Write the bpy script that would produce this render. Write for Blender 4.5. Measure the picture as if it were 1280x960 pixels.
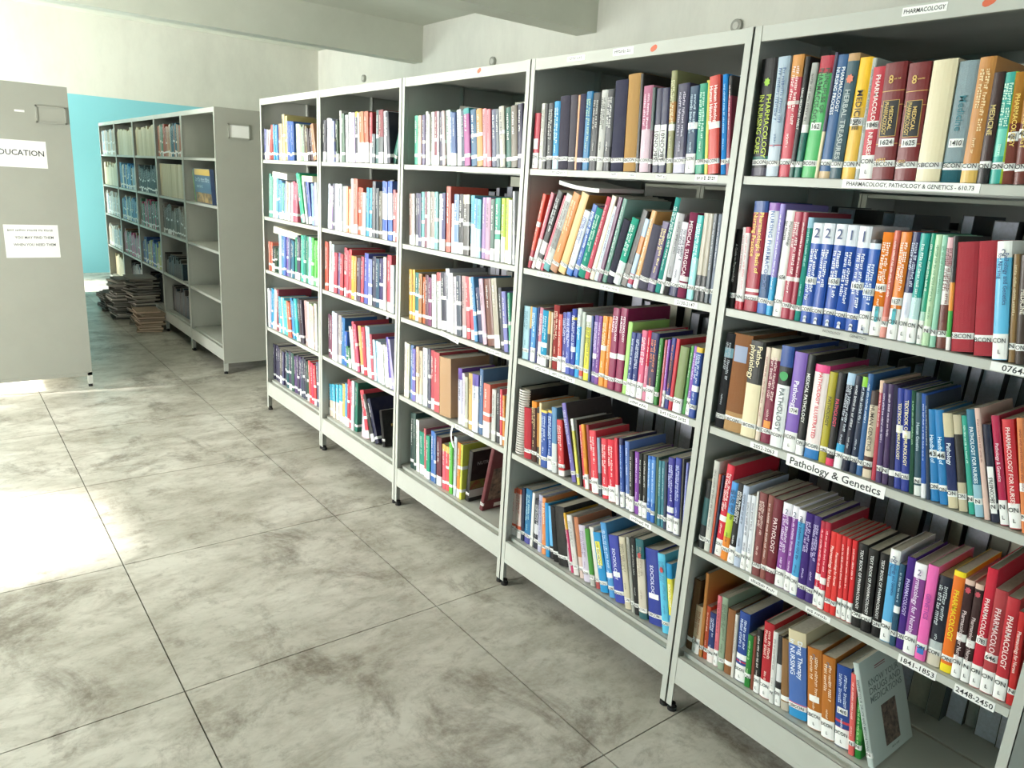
import bpy, math, random
from mathutils import Vector, Matrix
random.seed(7)
for o in list(bpy.data.objects): bpy.data.objects.remove(o, do_unlink=True)
scn = bpy.context.scene
COL = scn.collection

# ------------------------------------------------------------------ camera
CAM_POS = Vector((-1.70095, -1.26503, 1.59357))
YAW, PITCH, ROLL, FPX = 0.666824, -0.261873, 0.061698, 928.021
f = Vector((math.sin(YAW)*math.cos(PITCH), math.cos(YAW)*math.cos(PITCH), math.sin(PITCH)))
r = Vector((math.cos(YAW), -math.sin(YAW), 0)); u = r.cross(f)
r2 = r*math.cos(ROLL)+u*math.sin(ROLL); u2 = u*math.cos(ROLL)-r*math.sin(ROLL)
cam = bpy.data.cameras.new('camera'); camo = bpy.data.objects.new('camera', cam); COL.objects.link(camo)
camo.matrix_world = Matrix(((r2.x,u2.x,-f.x,CAM_POS.x),(r2.y,u2.y,-f.y,CAM_POS.y),(r2.z,u2.z,-f.z,CAM_POS.z),(0,0,0,1)))
cam.sensor_width = 36; cam.lens = 36*FPX/1280; cam.clip_start = .02
scn.camera = camo

# ------------------------------------------------------------------ world, sun, daylight in the left windows, added fill, exposure
SUN_DIR = Vector((.83, -.10, -.55)).normalized()
w = bpy.data.worlds.new('sky'); scn.world = w; w.use_nodes = True
bg = w.node_tree.nodes['Background']; bg.inputs[0].default_value = (.95,.97,1,1); bg.inputs[1].default_value = 2.0
sl = bpy.data.lights.new('sun','SUN'); sl.energy = 44; sl.angle = math.radians(6.5); sl.color = (1,.97,.92)
so = bpy.data.objects.new('sun', sl); COL.objects.link(so); so.rotation_euler = SUN_DIR.to_track_quat('-Z','Y').to_euler()
# openings in the left wall: y0, y1, z0, z1, daylight power
LEFT_X, RIGHT_X, BACK_Y, FRONT_Y, CEIL = -4.2, 3.55, 10.97, -4.6, 3.475
WINDOWS = [(2.27,3.07,.6,1.95,112),(5.08,6.1,.9,2.6,95),(7.0,8.2,.9,2.3,35),(9.55,10.75,.4,2.75,130)]
for i,(y0,y1,z0,z1,pw) in enumerate(WINDOWS):
    l = bpy.data.lights.new('window_or_fill_light','AREA'); l.shape='RECTANGLE'; l.size=y1-y0; l.size_y=z1-z0; l.energy=pw; l.color=(1,.985,.94)
    o = bpy.data.objects.new('window_or_fill_light', l); COL.objects.link(o)
    o.location=(LEFT_X+.02,(y0+y1)/2,(z0+z1)/2); o.rotation_euler=(math.radians(90),0,math.radians(-90))
# two unseen openings with lamps, added behind the camera for fill light
FILL_WIN = [(-3.9,-2.3,.9,2.6,38),(-1.4,.2,.9,2.6,26)]
for (x0,x1,z0,z1,pw) in FILL_WIN:
    l = bpy.data.lights.new('window_or_fill_light','AREA'); l.shape='RECTANGLE'; l.size=x1-x0; l.size_y=z1-z0; l.energy=pw; l.color=(1,.985,.94)
    o = bpy.data.objects.new('window_or_fill_light', l); COL.objects.link(o)
    o.location=((x0+x1)/2,FRONT_Y+.02,(z0+z1)/2); o.rotation_euler=(math.radians(90),0,0)
    o.rotation_euler=(math.radians(90),0,math.radians(180)); 
vs = scn.view_settings; vs.view_transform='Standard'; vs.look='None'; vs.gamma=1; vs.use_curve_mapping=False; vs.exposure=0.86

# ------------------------------------------------------------------ helpers
def lin(h):
    c=[int(h[i:i+2],16)/255 for i in (0,2,4)]
    return tuple((x/12.92 if x<=.04045 else ((x+.055)/1.055)**2.4) for x in c)
class MB:
    def __init__(s): s.v=[]; s.f=[]; s.m=[]; s.c=[]
    def quad(s,pts,col=(1,1,1),m=0):
        n=len(s.v); s.v+=pts; s.f.append(tuple(range(n,n+len(pts)))); s.c.append(col); s.m.append(m)
    def box(s,x0,x1,y0,y1,z0,z1,col=(1,1,1),m=0):
        P=[(x0,y0,z0),(x1,y0,z0),(x1,y1,z0),(x0,y1,z0),(x0,y0,z1),(x1,y0,z1),(x1,y1,z1),(x0,y1,z1)]
        n=len(s.v); s.v+=P
        for q in ((0,3,2,1),(4,5,6,7),(0,1,5,4),(1,2,6,5),(2,3,7,6),(3,0,4,7)):
            s.f.append(tuple(n+i for i in q)); s.c.append(col); s.m.append(m)
    def cyl(s,c,r,h,n=12,axis='z',col=(1,1,1),m=0,r2=None):
        r2=r if r2 is None else r2
        b=len(s.v)
        for k,(rr,t) in enumerate(((r,0),(r2,h))):
            for i in range(n):
                a=2*math.pi*i/n; p=(rr*math.cos(a),rr*math.sin(a),t)
                if axis=='x': p=(p[2],p[0],p[1])
                elif axis=='y': p=(p[1],p[2],p[0])
                s.v.append((c[0]+p[0],c[1]+p[1],c[2]+p[2]))
        for i in range(n):
            j=(i+1)%n; s.f.append((b+i,b+j,b+n+j,b+n+i)); s.c.append(col); s.m.append(m)
        s.f.append(tuple(b+i for i in range(n))[::-1]); s.c.append(col); s.m.append(m)
        s.f.append(tuple(b+n+i for i in range(n))); s.c.append(col); s.m.append(m)
    def add(s,o,M):
        n=len(s.v); s.v+=[tuple(M@Vector(p)) for p in o.v]; s.f+=[tuple(i+n for i in q) for q in o.f]; s.c+=o.c; s.m+=o.m
    def mesh(s,name,mats):
        me=bpy.data.meshes.new(name); me.from_pydata(s.v,[],s.f)
        for q in (mats if isinstance(mats,(list,tuple)) else [mats]): me.materials.append(q)
        if any(s.m): me.polygons.foreach_set('material_index',s.m)
        ca=me.color_attributes.new('Col','FLOAT_COLOR','CORNER'); buf=[]
        for q,c in zip(s.f,s.c): buf+=[c[0],c[1],c[2],1.0]*len(q)
        ca.data.foreach_set('color',buf); me.update(); return me
    def build(s,name,mats,parent=None,loc=(0,0,0),rot=(0,0,0)):
        return link(name,s.mesh(name,mats),parent,loc,rot)
def link(name,data,parent=None,loc=(0,0,0),rot=(0,0,0)):
    o=bpy.data.objects.new(name,data); COL.objects.link(o); o.parent=parent; o.location=loc; o.rotation_euler=rot; return o
def empty(name,loc=(0,0,0),rot=(0,0,0)): return link(name,None,None,loc,rot)
def tag(o,label=None,cat=None,group=None,kind=None):
    if label: o['label']=label
    if cat: o['category']=cat
    if group: o['group']=group
    if kind: o['kind']=kind
    return o

# ------------------------------------------------------------------ materials
def mat(name,col=None,rough=.5,noise=0,scale=8,col2=None,bump=0,bscale=60,metal=0,attr=False,coat=0,spec=.5):
    m=bpy.data.materials.new(name); m.use_nodes=True; nt=m.node_tree; N=nt.nodes; L=nt.links
    b=N['Principled BSDF']; b.inputs['Roughness'].default_value=rough; b.inputs['Metallic'].default_value=metal
    b.inputs['Coat Weight'].default_value=coat; b.inputs['Coat Roughness'].default_value=.15
    b.inputs['Specular IOR Level'].default_value=spec
    src=None
    if attr:
        a=N.new('ShaderNodeVertexColor'); a.layer_name='Col'; src=a.outputs[0]
    elif col: b.inputs['Base Color'].default_value=(*lin(col),1)
    if noise:
        g=N.new('ShaderNodeNewGeometry')
        n=N.new('ShaderNodeTexNoise'); n.inputs['Scale'].default_value=scale; n.inputs['Detail'].default_value=6; n.inputs['Roughness'].default_value=.65
        L.new(g.outputs['Position'],n.inputs['Vector'])
        rp=N.new('ShaderNodeMapRange'); rp.inputs[1].default_value=.35; rp.inputs[2].default_value=.7; rp.inputs[3].default_value=0; rp.inputs[4].default_value=noise
        L.new(n.outputs['Fac'],rp.inputs[0])
        mx=N.new('ShaderNodeMix'); mx.data_type='RGBA'; L.new(rp.outputs[0],mx.inputs[0])
        if src: L.new(src,mx.inputs[6])
        else: mx.inputs[6].default_value=(*lin(col),1)
        mx.inputs[7].default_value=(*lin(col2 or '808080'),1)
        L.new(mx.outputs[2],b.inputs['Base Color'])
    elif src: L.new(src,b.inputs['Base Color'])
    if bump:
        g=N.new('ShaderNodeNewGeometry'); n=N.new('ShaderNodeTexNoise'); n.inputs['Scale'].default_value=bscale; n.inputs['Detail'].default_value=4
        L.new(g.outputs['Position'],n.inputs['Vector'])
        bp=N.new('ShaderNodeBump'); bp.inputs['Strength'].default_value=bump; bp.inputs['Distance'].default_value=.004
        L.new(n.outputs['Fac'],bp.inputs['Height']); L.new(bp.outputs[0],b.inputs['Normal'])
    return m
STEEL=mat('grey_painted_steel','b9bbb3',.42,.35,5,'a7a89e',.03,90)
STEELD=mat('grey_steel_dark_shaded','9c9d93',.45,.3,5,'8f9086',.03,90)  # darker copy of STEEL; on the end panels its colour carries their shade
RUB=mat('black_rubber','111111',.7)
HOLE=mat('punched_hole','080808',.9)
COVER=mat('book_cover',attr=True,rough=.36,noise=.05,scale=25,col2='a8a298',bump=.05,bscale=180,coat=.06,spec=.35)
CLOTH=mat('cloth_cover',attr=True,rough=.75,noise=.07,scale=30,col2='7a7470',bump=.25,bscale=700,spec=.25)
PAGE=mat('page_paper','b9b2a2',.85,.5,140,'8f887a')
LABEL=mat('label_paper','efefec',.5,.15,60,'d0cec6')
INKS={}
def ink(h):
    if h not in INKS: INKS[h]=mat('print_'+h,h,.5)
    return INKS[h]
WHITEP=mat('white_paper','e6e6e2',.7,.2,20,'d2d2cc')

def concrete():
    m=bpy.data.materials.new('polished_concrete'); m.use_nodes=True; nt=m.node_tree; N=nt.nodes; L=nt.links; b=N['Principled BSDF']
    g=N.new('ShaderNodeNewGeometry')
    def noise(sc,det,rg,sx=1,sy=1):
        mp=N.new('ShaderNodeMapping'); mp.inputs['Scale'].default_value=(sx,sy,1); L.new(g.outputs['Position'],mp.inputs['Vector'])
        n=N.new('ShaderNodeTexNoise'); n.inputs['Scale'].default_value=sc; n.inputs['Detail'].default_value=det; n.inputs['Roughness'].default_value=rg
        n.inputs['Distortion'].default_value=.4
        L.new(mp.outputs[0],n.inputs['Vector']); return n.outputs['Fac']
    def rng(s,a,c,lo=0,hi=1):
        q=N.new('ShaderNodeMapRange'); q.inputs[1].default_value=a; q.inputs[2].default_value=c; q.inputs[3].default_value=lo; q.inputs[4].default_value=hi; L.new(s,q.inputs[0]); return q.outputs[0]
    def mix(fac,A,B):
        x=N.new('ShaderNodeMix'); x.data_type='RGBA'; L.new(fac,x.inputs[0])
        for k,v in ((6,A),(7,B)):
            if isinstance(v,str): x.inputs[k].default_value=(*lin(v),1)
            else: L.new(v,x.inputs[k])
        return x.outputs[2]
    big=noise(1.5,7,.62,1,1.35); mid=noise(5.5,8,.7,.8,1.5); fine=noise(60,4,.6); st=noise(2.3,9,.72,1.2,.9)
    c=mix(rng(big,.38,.62),'a5a195','c8c4ba')
    c=mix(rng(mid,.45,.66,0,.7),c,'8a8375')
    c=mix(rng(st,.52,.64,0,.85),c,'6b6255')
    gr=noise(17,9,.75,.8,1.3)
    c=mix(rng(gr,.52,.68,0,.5),c,'736b5e'); c=mix(rng(gr,.46,.32,0,.3),c,'c4c2ba')
    c=mix(rng(fine,.45,.75,0,.3),c,'c2c0b6')
    L.new(c,b.inputs['Base Color'])
    L.new(rng(mid,.3,.7,.30,.48),b.inputs['Roughness'])
    bp=N.new('ShaderNodeBump'); bp.inputs['Strength'].default_value=.12; bp.inputs['Distance'].default_value=.003; L.new(mid,bp.inputs['Height']); L.new(bp.outputs[0],b.inputs['Normal'])
    return m
CONC=concrete()
JOINT=mat('joint_grout','4f4a40',.9)
def wallmat(name,lower):
    m=bpy.data.materials.new(name); m.use_nodes=True; nt=m.node_tree; N=nt.nodes; L=nt.links; b=N['Principled BSDF']; b.inputs['Roughness'].default_value=.8
    g=N.new('ShaderNodeNewGeometry'); s=N.new('ShaderNodeSeparateXYZ'); L.new(g.outputs['Position'],s.inputs[0])
    mp=N.new('ShaderNodeMapping'); mp.inputs['Scale'].default_value=(1,1,.45); L.new(g.outputs['Position'],mp.inputs['Vector'])
    n=N.new('ShaderNodeTexNoise'); n.inputs['Scale'].default_value=1.6; n.inputs['Detail'].default_value=8; n.inputs['Roughness'].default_value=.7; L.new(mp.outputs[0],n.inputs['Vector'])
    rp=N.new('ShaderNodeMapRange'); rp.inputs[1].default_value=.42; rp.inputs[2].default_value=.72; rp.inputs[4].default_value=.55; L.new(n.outputs['Fac'],rp.inputs[0])
    a=N.new('ShaderNodeMix'); a.data_type='RGBA'; L.new(rp.outputs[0],a.inputs[0]); a.inputs[6].default_value=(*lin('dcdcd2'),1); a.inputs[7].default_value=(*lin('bfbfb6'),1)
    out=a.outputs[2]
    if lower:
        lt=N.new('ShaderNodeMath'); lt.operation='LESS_THAN'; L.new(s.outputs['Z'],lt.inputs[0]); lt.inputs[1].default_value=2.43
        x=N.new('ShaderNodeMix'); x.data_type='RGBA'; L.new(lt.outputs[0],x.inputs[0]); L.new(out,x.inputs[6]); x.inputs[7].default_value=(*lin('86cbd6'),1); out=x.outputs[2]
    L.new(out,b.inputs['Base Color']); return m
WALL=wallmat('painted_wall_blue_dado',True); WALLP=wallmat('painted_wall_plain',False); CEILM=mat('ceiling_paint','d6d9cc',.85,.5,1.5,'c6c9bb')
BEAMM=mat('beam_paint','d4d6c9',.85,.5,2,'c4c6b8')

# ------------------------------------------------------------------ glyphs
CH='ABCDEFGHIJKLMNOPQRSTUVWXYZabcdefghijklmnopqrstuvwxyz0123456789&-.,?'
GL={}; CAP=1.0
def load_glyphs():
    global CAP
    tmp=[]
    def mk(body,off=.012):
        c=bpy.data.curves.new('glyph','FONT'); c.body=body; c.resolution_u=2; c.offset=off; c.fill_mode='FRONT'
        o=bpy.data.objects.new('glyph',c); COL.objects.link(o); tmp.append(o); return o
    singles={c:mk(c) for c in CH}; trip={c:mk('H'+c+'H',0) for c in CH}; hh=mk('HH',0); hsh=mk('H H',0)
    dg=bpy.context.evaluated_depsgraph_get()
    def data(o):
        e=o.evaluated_get(dg); me=e.to_mesh(); v=[(p.co.x,p.co.y) for p in me.vertices]; fs=[tuple(q.vertices) for q in me.polygons]
        fs=[q if me.polygons[i].normal.z>0 else q[::-1] for i,q in enumerate(fs)]
        e.to_mesh_clear(); return v,fs
    base=max(x for x,y in data(hh)[0])
    for c in CH:
        v,fs=data(singles[c]); adv=max(x for x,y in data(trip[c])[0])-base; GL[c]=(v,fs,adv)
    GL[' ']=([],[],max(x for x,y in data(hsh)[0])-base)
    CAP=max(y for x,y in GL['H'][0])
    for o in tmp:
        d=o.data; bpy.data.objects.remove(o,do_unlink=True); bpy.data.curves.remove(d)
load_glyphs()
def text_width(t): return sum(GL.get(c,GL[' '])[2] for c in t)/CAP   # in units of cap height
def text(mb,t,P,U,V,cap,width=None,col=(1,1,1)):
    """letters of height cap; P = left end of the base line, U reading direction, V up; width squeezes or stretches"""
    s=cap/CAP; k=1.0
    if width: k=width/(text_width(t)*cap)
    x=0
    for c in t:
        v,fs,adv=GL.get(c,GL[' ']); n=len(mb.v)
        mb.v+=[tuple(P+U*((x+a)*s*k)+V*(b*s)) for a,b in v]
        for q in fs: mb.f.append(tuple(n+i for i in q)); mb.c.append(col); mb.m.append(0)
        x+=adv
DOWN=Vector((0,0,-1)); UP=Vector((0,0,1)); RT=Vector((0,-1,0))      # RT: to the right for someone facing the shelves

# ------------------------------------------------------------------ the room
def struct(name,mb,m,parent=None):
    o=mb.build(name,m,parent)
    if not parent: o['kind']='structure'
    return o
mb=MB(); mb.box(LEFT_X-.2,RIGHT_X+.2,FRONT_Y-.2,BACK_Y+.2,-.15,-.006); floor=struct('floor',mb,JOINT)
PX,PY,X0,Y0=.922,.93,-1.232,-.04
mb=MB(); g=.0022; mb.box(g,PX-g,g,PY-g,-.03,0); tile=mb.mesh('floor_tile',CONC)
for i in range(-4,6):
    for j in range(-5,12):
        x=X0+i*PX; y=Y0+j*PY
        if x>RIGHT_X or y>BACK_Y: continue
        link('floor_tile',tile,floor,(x,y,0))
def wall_x(name,x0,x1,holes,m=None):
    mb=MB(); ys=FRONT_Y-.2
    for (y0,y1,z0,z1) in sorted(holes):
        mb.box(x0,x1,ys,y0,0,CEIL); mb.box(x0,x1,y0,y1,0,z0); mb.box(x0,x1,y0,y1,z1,CEIL); ys=y1
    mb.box(x0,x1,ys,BACK_Y+.2,0,CEIL); return struct(name,mb,m or WALL)
wall_x('wall_left',LEFT_X-.2,LEFT_X,[q[:4] for q in WINDOWS]); wall_x('wall_right',RIGHT_X,RIGHT_X+.2,[],WALLP)
mb=MB(); mb.box(LEFT_X,RIGHT_X,BACK_Y,BACK_Y+.2,0,CEIL); struct('wall_back',mb,WALL)
mb=MB(); xs=LEFT_X
for (x0,x1,z0,z1,_) in FILL_WIN:
    mb.box(xs,x0,FRONT_Y-.2,FRONT_Y,0,CEIL); mb.box(x0,x1,FRONT_Y-.2,FRONT_Y,0,z0); mb.box(x0,x1,FRONT_Y-.2,FRONT_Y,z1,CEIL); xs=x1
mb.box(xs,RIGHT_X,FRONT_Y-.2,FRONT_Y,0,CEIL); struct('wall_front',mb,WALL)
mb=MB(); mb.box(LEFT_X-.2,RIGHT_X+.2,FRONT_Y-.2,BACK_Y+.2,CEIL,CEIL+.2); struct('ceiling',mb,CEILM)
for k,(y0,y1) in enumerate(((7.68,7.90),(4.44,4.72),(1.2,1.48),(-2.0,-1.72))):
    mb=MB(); mb.box(LEFT_X,RIGHT_X,y0,y1,3.04,CEIL); struct('trim_%d'%(k+1),mb,BEAMM)
FRAME=mat('window_frame_paint','d0d2cc',.5)
for k,(y0,y1,z0,z1,_) in enumerate(WINDOWS):
    mb=MB(); t=.035; X=LEFT_X-.1
    mb.box(X-.02,X+.02,y0,y0+t,z0,z1); mb.box(X-.02,X+.02,y1-t,y1,z0,z1); mb.box(X-.02,X+.02,y0,y1,z0,z0+t); mb.box(X-.02,X+.02,y0,y1,z1-t,z1)
    struct('window_%d'%(k+1),mb,FRAME)
for k,(x0,x1,z0,z1,_) in enumerate(FILL_WIN):
    mb=MB(); t=.035; Y=FRONT_Y-.1
    mb.box(x0,x0+t,Y-.02,Y+.02,z0,z1); mb.box(x1-t,x1,Y-.02,Y+.02,z0,z1); mb.box(x0,x1,Y-.02,Y+.02,z0,z0+t); mb.box(x0,x1,Y-.02,Y+.02,z1-t,z1)
    struct('window_%d'%(k+1+len(WINDOWS)),mb,FRAME)  # frames of the unseen openings added for fill
for y,z,where in ((2.80,2.91,'above the nearest two bookcases'),(6.10,2.92,'above the third bookcase'),(9.31,2.955,'above the fourth bookcase')):
    e=empty('junction_box',(RIGHT_X,y,z)); tag(e,'small round grey junction box on the white wall '+where,'junction box','round boxes along the wall')
    mb=MB(); mb.cyl((-.03,0,0),.05,.03,18,'x'); mb.build('box_body',STEELD,e)
    mb=MB(); mb.cyl((-.034,0,0),.028,.004,14,'x'); mb.build('cover_plate',ink('c8c8c0'),e)

# ------------------------------------------------------------------ bookcases
H=2.013; UW=.0235; LEVELS=[1.652,1.303,.963,.582]
MESHES={}
def cached(key,fn,m):
    if key not in MESHES: mb=MB(); fn(mb); MESHES[key]=mb.mesh(key[0],m)
    return MESHES[key]
def bookcase(loc,rotz,label,group,W=.9,D=.30,back=False,sides=(True,True),name='bookcase',skip=()):
    """origin: front corner at the -y end; local x = depth from the front, local y = width"""
    e=empty(name,loc,(0,0,rotz)); tag(e,label,'bookcase',group)
    def post(mb,x0,x1,y0,y1,fl):      # L section: front flange and side flange
        t=.0022
        if fl=='fn': mb.box(x0,x0+t,y0,y1,.022,H); mb.box(x0,x1,y0,y0+t,.022,H)
        if fl=='ff': mb.box(x0,x0+t,y0,y1,.022,H); mb.box(x0,x1,y1-t,y1,.022,H)
        if fl=='rn': mb.box(x1-t,x1,y0,y1,.022,H); mb.box(x0,x1,y0,y0+t,.022,H)
        if fl=='rf': mb.box(x1-t,x1,y0,y1,.022,H); mb.box(x0,x1,y1-t,y1,.022,H)
        if fl[0]=='r':
            for k in range(28):
                z=.12+k*.0675; yy=(y0+t+.0003) if fl[1]=='n' else (y1-t-.0003); s=1 if fl[1]=='n' else -1
                q=[((x0+x1)/2-.004,yy,z),((x0+x1)/2+.004,yy,z),((x0+x1)/2+.004,yy,z+.012),((x0+x1)/2-.004,yy,z+.012)]
                mb.quad(q if s<0 else q[::-1],(1,1,1),1)
    g=.0012
    for fl,x0,x1,y0,y1 in (('fn',0,.032,g,UW),('ff',0,.032,W-UW,W-g),('rn',D-.032,D,g,.032),('rf',D-.032,D,W-.032,W-g)):
        if fl in skip: continue
        link('upright',cached(('upright',fl,W,D),lambda mb:post(mb,x0,x1,y0,y1,fl),[STEEL,HOLE]),e)
    for s,(y0,y1) in zip(sides,((g+.0025,g+.004),(W-g-.004,W-g-.0025))):
        if s: link('side_panel',cached(('side_panel',y0,D),lambda mb:mb.box(.03,D-.002,y0,y1,.105,H-.004),STEEL),e)
    def shelf(mb):
        a,b=.006,W-.006; mb.box(.004,D-.004,a,b,-.0016,0); mb.box(.004,.0056,UW+.002,W-UW-.002,-.020,0); mb.box(.004,.018,a+.02,b-.02,-.0212,-.020)
        mb.box(D-.006,D-.004,a,b,-.020,0)
    for z in LEVELS: link('shelf',cached(('shelf',W,D),shelf,STEEL),e,(0,0,z))
    def bottom(mb):
        mb.box(.030,D-.004,.006,W-.006,.2112,.213); mb.box(.030,.0316,UW+.001,W-UW-.001,.196,.213); mb.box(.002,.032,UW+.001,W-UW-.001,.196,.1976)
    link('bottom_shelf',cached(('bottom_shelf',W,D),bottom,STEEL),e)
    def kick(mb):
        mb.box(.0012,.0028,UW,W-UW,.108,.203); mb.box(.0012,.012,UW,W-UW,.2015,.203); mb.box(.0008,.002,UW,W-UW,.108,.125)
    link('kick_plate',cached(('kick_plate',W,D),kick,STEEL),e)
    def header(mb): mb.box(.0012,.0028,UW,W-UW,1.977,H-.001)
    link('header',cached(('header',W,D),header,STEEL),e)
    def top(mb): mb.box(.003,D+.003,.001,W-.001,H-.004,H-.002); mb.box(.003,.014,UW,W-UW,1.9765,1.978)
    link('top_panel',cached(('top_panel',W,D),top,STEEL),e)
    if back: link('back_panel',cached(('back_panel',W,D),lambda mb:mb.box(D-.0048,D-.0036,.006,W-.006,.2,H-.01),STEEL),e)
    for x in (.016,D-.016):
        for y in (.016,W-.016):
            if ('rn' in skip and x>.1 and y<.1) or ('rf' in skip and x>.1 and y>.1): continue
            link('foot',cached(('foot',),lambda mb:(mb.cyl((0,0,0),.015,.012,12),mb.cyl((0,0,.012),.011,.012,10)),RUB),e,(x,y,0))
    return e
def lettered(e,name,t,x,y,z,w,h,cap,white=True,incol='2c2c2e',lines=None,tilt=0):
    """paper label on the front of bookcase e (local x,y,z = centre), text to the right = -y"""
    mb=MB()
    if white: mb.box(-.0004,.0001,-w/2,w/2,-h/2,h/2); lab=mb.build(name,LABEL,e,(x,y,z),(tilt,0,0))
    else: mb.box(-.0001,.0001,-w/2,w/2,-h/2,h/2); lab=mb.build(name,STEEL,e,(x,y,z),(tilt,0,0))
    mb=MB()
    for k,s in enumerate(lines or [t]):
        n=len(lines or [t]); zz=h*( (n-1)/2-k)/n*.8-cap/2; ww=min(w*.93,text_width(s)*cap*1.05)
        if s=='~': dashes(mb,Vector((-.0007,w*.42,zz)),RT,UP,cap,w*.84)
        else: text(mb,s,Vector((-.0007,ww/2,zz)),RT,UP,cap,ww)
    mb.build('lettering',ink(incol),lab)
    return lab
def dashes(mb,P,U,V,cap,L,col=(1,1,1)):
    """small illegible print: rows of letter-sized marks"""
    x=0; rnd=random
    while x<L:
        n=rnd.randint(3,9)
        for k in range(n):
            wd=cap*rnd.uniform(.3,.62); hh=cap*rnd.choice((.72,.72,1,1,.85))
            if x+wd>L: return
            if rnd.random()<.5:
                a=P+U*x; mb.quad([tuple(a),tuple(a+U*wd*.45),tuple(a+U*wd*.45+V*hh),tuple(a+V*hh)],col)
                a=P+U*(x+wd*.55)+V*(hh*.55); mb.quad([tuple(a),tuple(a+U*wd*.45),tuple(a+U*wd*.45+V*hh*.45),tuple(a+V*hh*.45)],col)
            else:
                a=P+U*x; mb.quad([tuple(a),tuple(a+U*wd),tuple(a+U*wd+V*hh*.4),tuple(a+V*hh*.4)],col)
                a=P+U*x+V*hh*.62; mb.quad([tuple(a),tuple(a+U*wd),tuple(a+U*wd+V*hh*.38),tuple(a+V*hh*.38)],col)
            x+=wd+cap*.22
        x+=cap*.6
BNAME=['nearest','second','third','fourth','farthest']
WHERE={'A':'nearest bookcase','B':'second bookcase','C':'third bookcase','D':'fourth bookcase','E':'fifth bookcase'}
DESC=['grey steel bookcase nearest the camera, full of pharmacology and pathology textbooks','grey steel bookcase second from the camera, with two sociology books at bottom','grey steel bookcase third from the camera, with two face-out nutrition books at bottom','grey steel bookcase fourth from the camera, with black books at its bottom','grey steel bookcase at far end of the long row, dark volumes at bottom']
CASES={}
for k,key in enumerate('ABCDE'):
    CASES[key]=bookcase((0,(k-1)*.9,0),0,DESC[k],'bookcases of the long row')
for k in range(5):
    bookcase((.606,k*.9,0),math.pi,'grey steel bookcase standing back to back behind the '+WHERE['ABCDE'[k]],'bookcases behind the long row')
# farther row by the blue wall
R2=['grey steel bookcase with mostly empty shelves, at near end of the far row','grey steel bookcase second in the far row, wide cream journals on second shelf','grey steel bookcase in middle of the far row, blue books on fourth shelf','grey steel bookcase fourth in the far row, pink volumes on fourth shelf','grey steel bookcase at the blue wall end of the far row']
R2Y,R2X,R2P=4.63,.025,.925
FAR=[bookcase((R2X,R2Y+k*R2P,0),0,R2[k],'bookcases of the far row',W=R2P,D=.28,back=True,skip=('rn',) if k==0 else ()) for k in range(5)]
for k in range(5): bookcase((R2X+.57,R2Y+(k+1)*R2P,0),math.pi,'grey steel bookcase backing onto the far row, mostly hidden','bookcases behind the far row',W=R2P,D=.28,back=True,skip=('rf',) if k==0 else ())
# rack across the next aisle, glimpsed through the open backs
for k in range(4): bookcase((1.6,-1.3+k*.9,0),0,'grey steel bookcase across the next aisle, glimpsed through the shelves','bookcases across the next aisle',back=True)
# left double-sided row: end panel with notices
LX0,LX1,LY=-1.50,-.895,4.665
def endpanel(x0,x1,y,name,label):
    e=empty(name,(x0,y,0)); tag(e,label,'bookcase','double sided bookcases on the left'); w=x1-x0
    mb=MB(); mb.box(.0,w,0,.002,.108,2.035); mb.build('end_panel',STEELD,e)
    mb=MB(); mb.box(0,w,-.003,.02,.085,.108); mb.build('end_rail',STEELD,e)
    for x in (0,w-.03):
        mb=MB(); mb.box(x,x+.03,-.003,.03,.022,.11); mb.box(x,x+.03,.0025,.03,.1,2.03); mb.build('upright',STEEL,e)
        mb=MB(); mb.cyl((x+.015,.014,0),.014,.024,12); mb.build('foot',RUB,e)
    return e
le=endpanel(LX0,LX1,LY,'bookcase','tall grey double sided bookcase whose end panel carries an EDUCATION notice')
w=LX1-LX0
mb=MB()
for z in LEVELS+[.21,2.02]: pass
for z in LEVELS+[.213,2.015]:
    m_=MB(); m_.box(.004,w-.004,.03,.92,z-.02,z); m_.build('shelf',STEEL,le)
mb=MB(); mb.box(w/2-.001,w/2+.001,.03,.92,.2,2.0); mb.build('back_panel',STEELD,le)
for k in range(1,5):
    e2=empty('bookcase',(LX0,LY+k*.925,0)); tag(e2,'grey double sided bookcase standing behind the one with the EDUCATION notice','bookcase','double sided bookcases on the left')
    for z in LEVELS+[.213,2.015]:
        m_=MB(); m_.box(.004,w-.004,.0,.92,z-.02,z); m_.build('shelf',STEEL,e2)
    for y in (0,.90):
        m_=MB(); m_.box(0,w,y,y+.002,.1,2.03); m_.build('side_panel',STEEL,e2)
        for x in (0,w-.03):
            m_=MB(); m_.box(x,x+.03,y,y+.02,.022,2.03); m_.build('upright',STEEL,e2)
    m_=MB(); m_.box(w/2-.001,w/2+.001,.0,.92,.2,2.0); m_.build('back_panel',STEELD,e2)
def notice(parent,name,x0,x1,z0,z1,rows,y=-.0006,m=None,th=.0005):
    mb=MB(); mb.box(x0,x1,y,y+th,z0,z1); n=mb.build(name,m or WHITEP,parent)
    mb=MB()
    for t,xa,xb,z,cap in rows:
        U=Vector((1,0,0))
        if t=='~': dashes(mb,Vector((xa,y-.0004,z)),U,UP,cap,xb-xa)
        else: text(mb,t,Vector((xa,y-.0004,z)),U,UP,cap,xb-xa)
    if rows: mb.build('lettering',ink('34343a'),n)
    return n
dx=-LX0
notice(le,'notice',-1.42+dx,-1.045+dx,1.512,1.682,[('EDUCATION',-1.335+dx,-1.057+dx,1.588,.034)])
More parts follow.
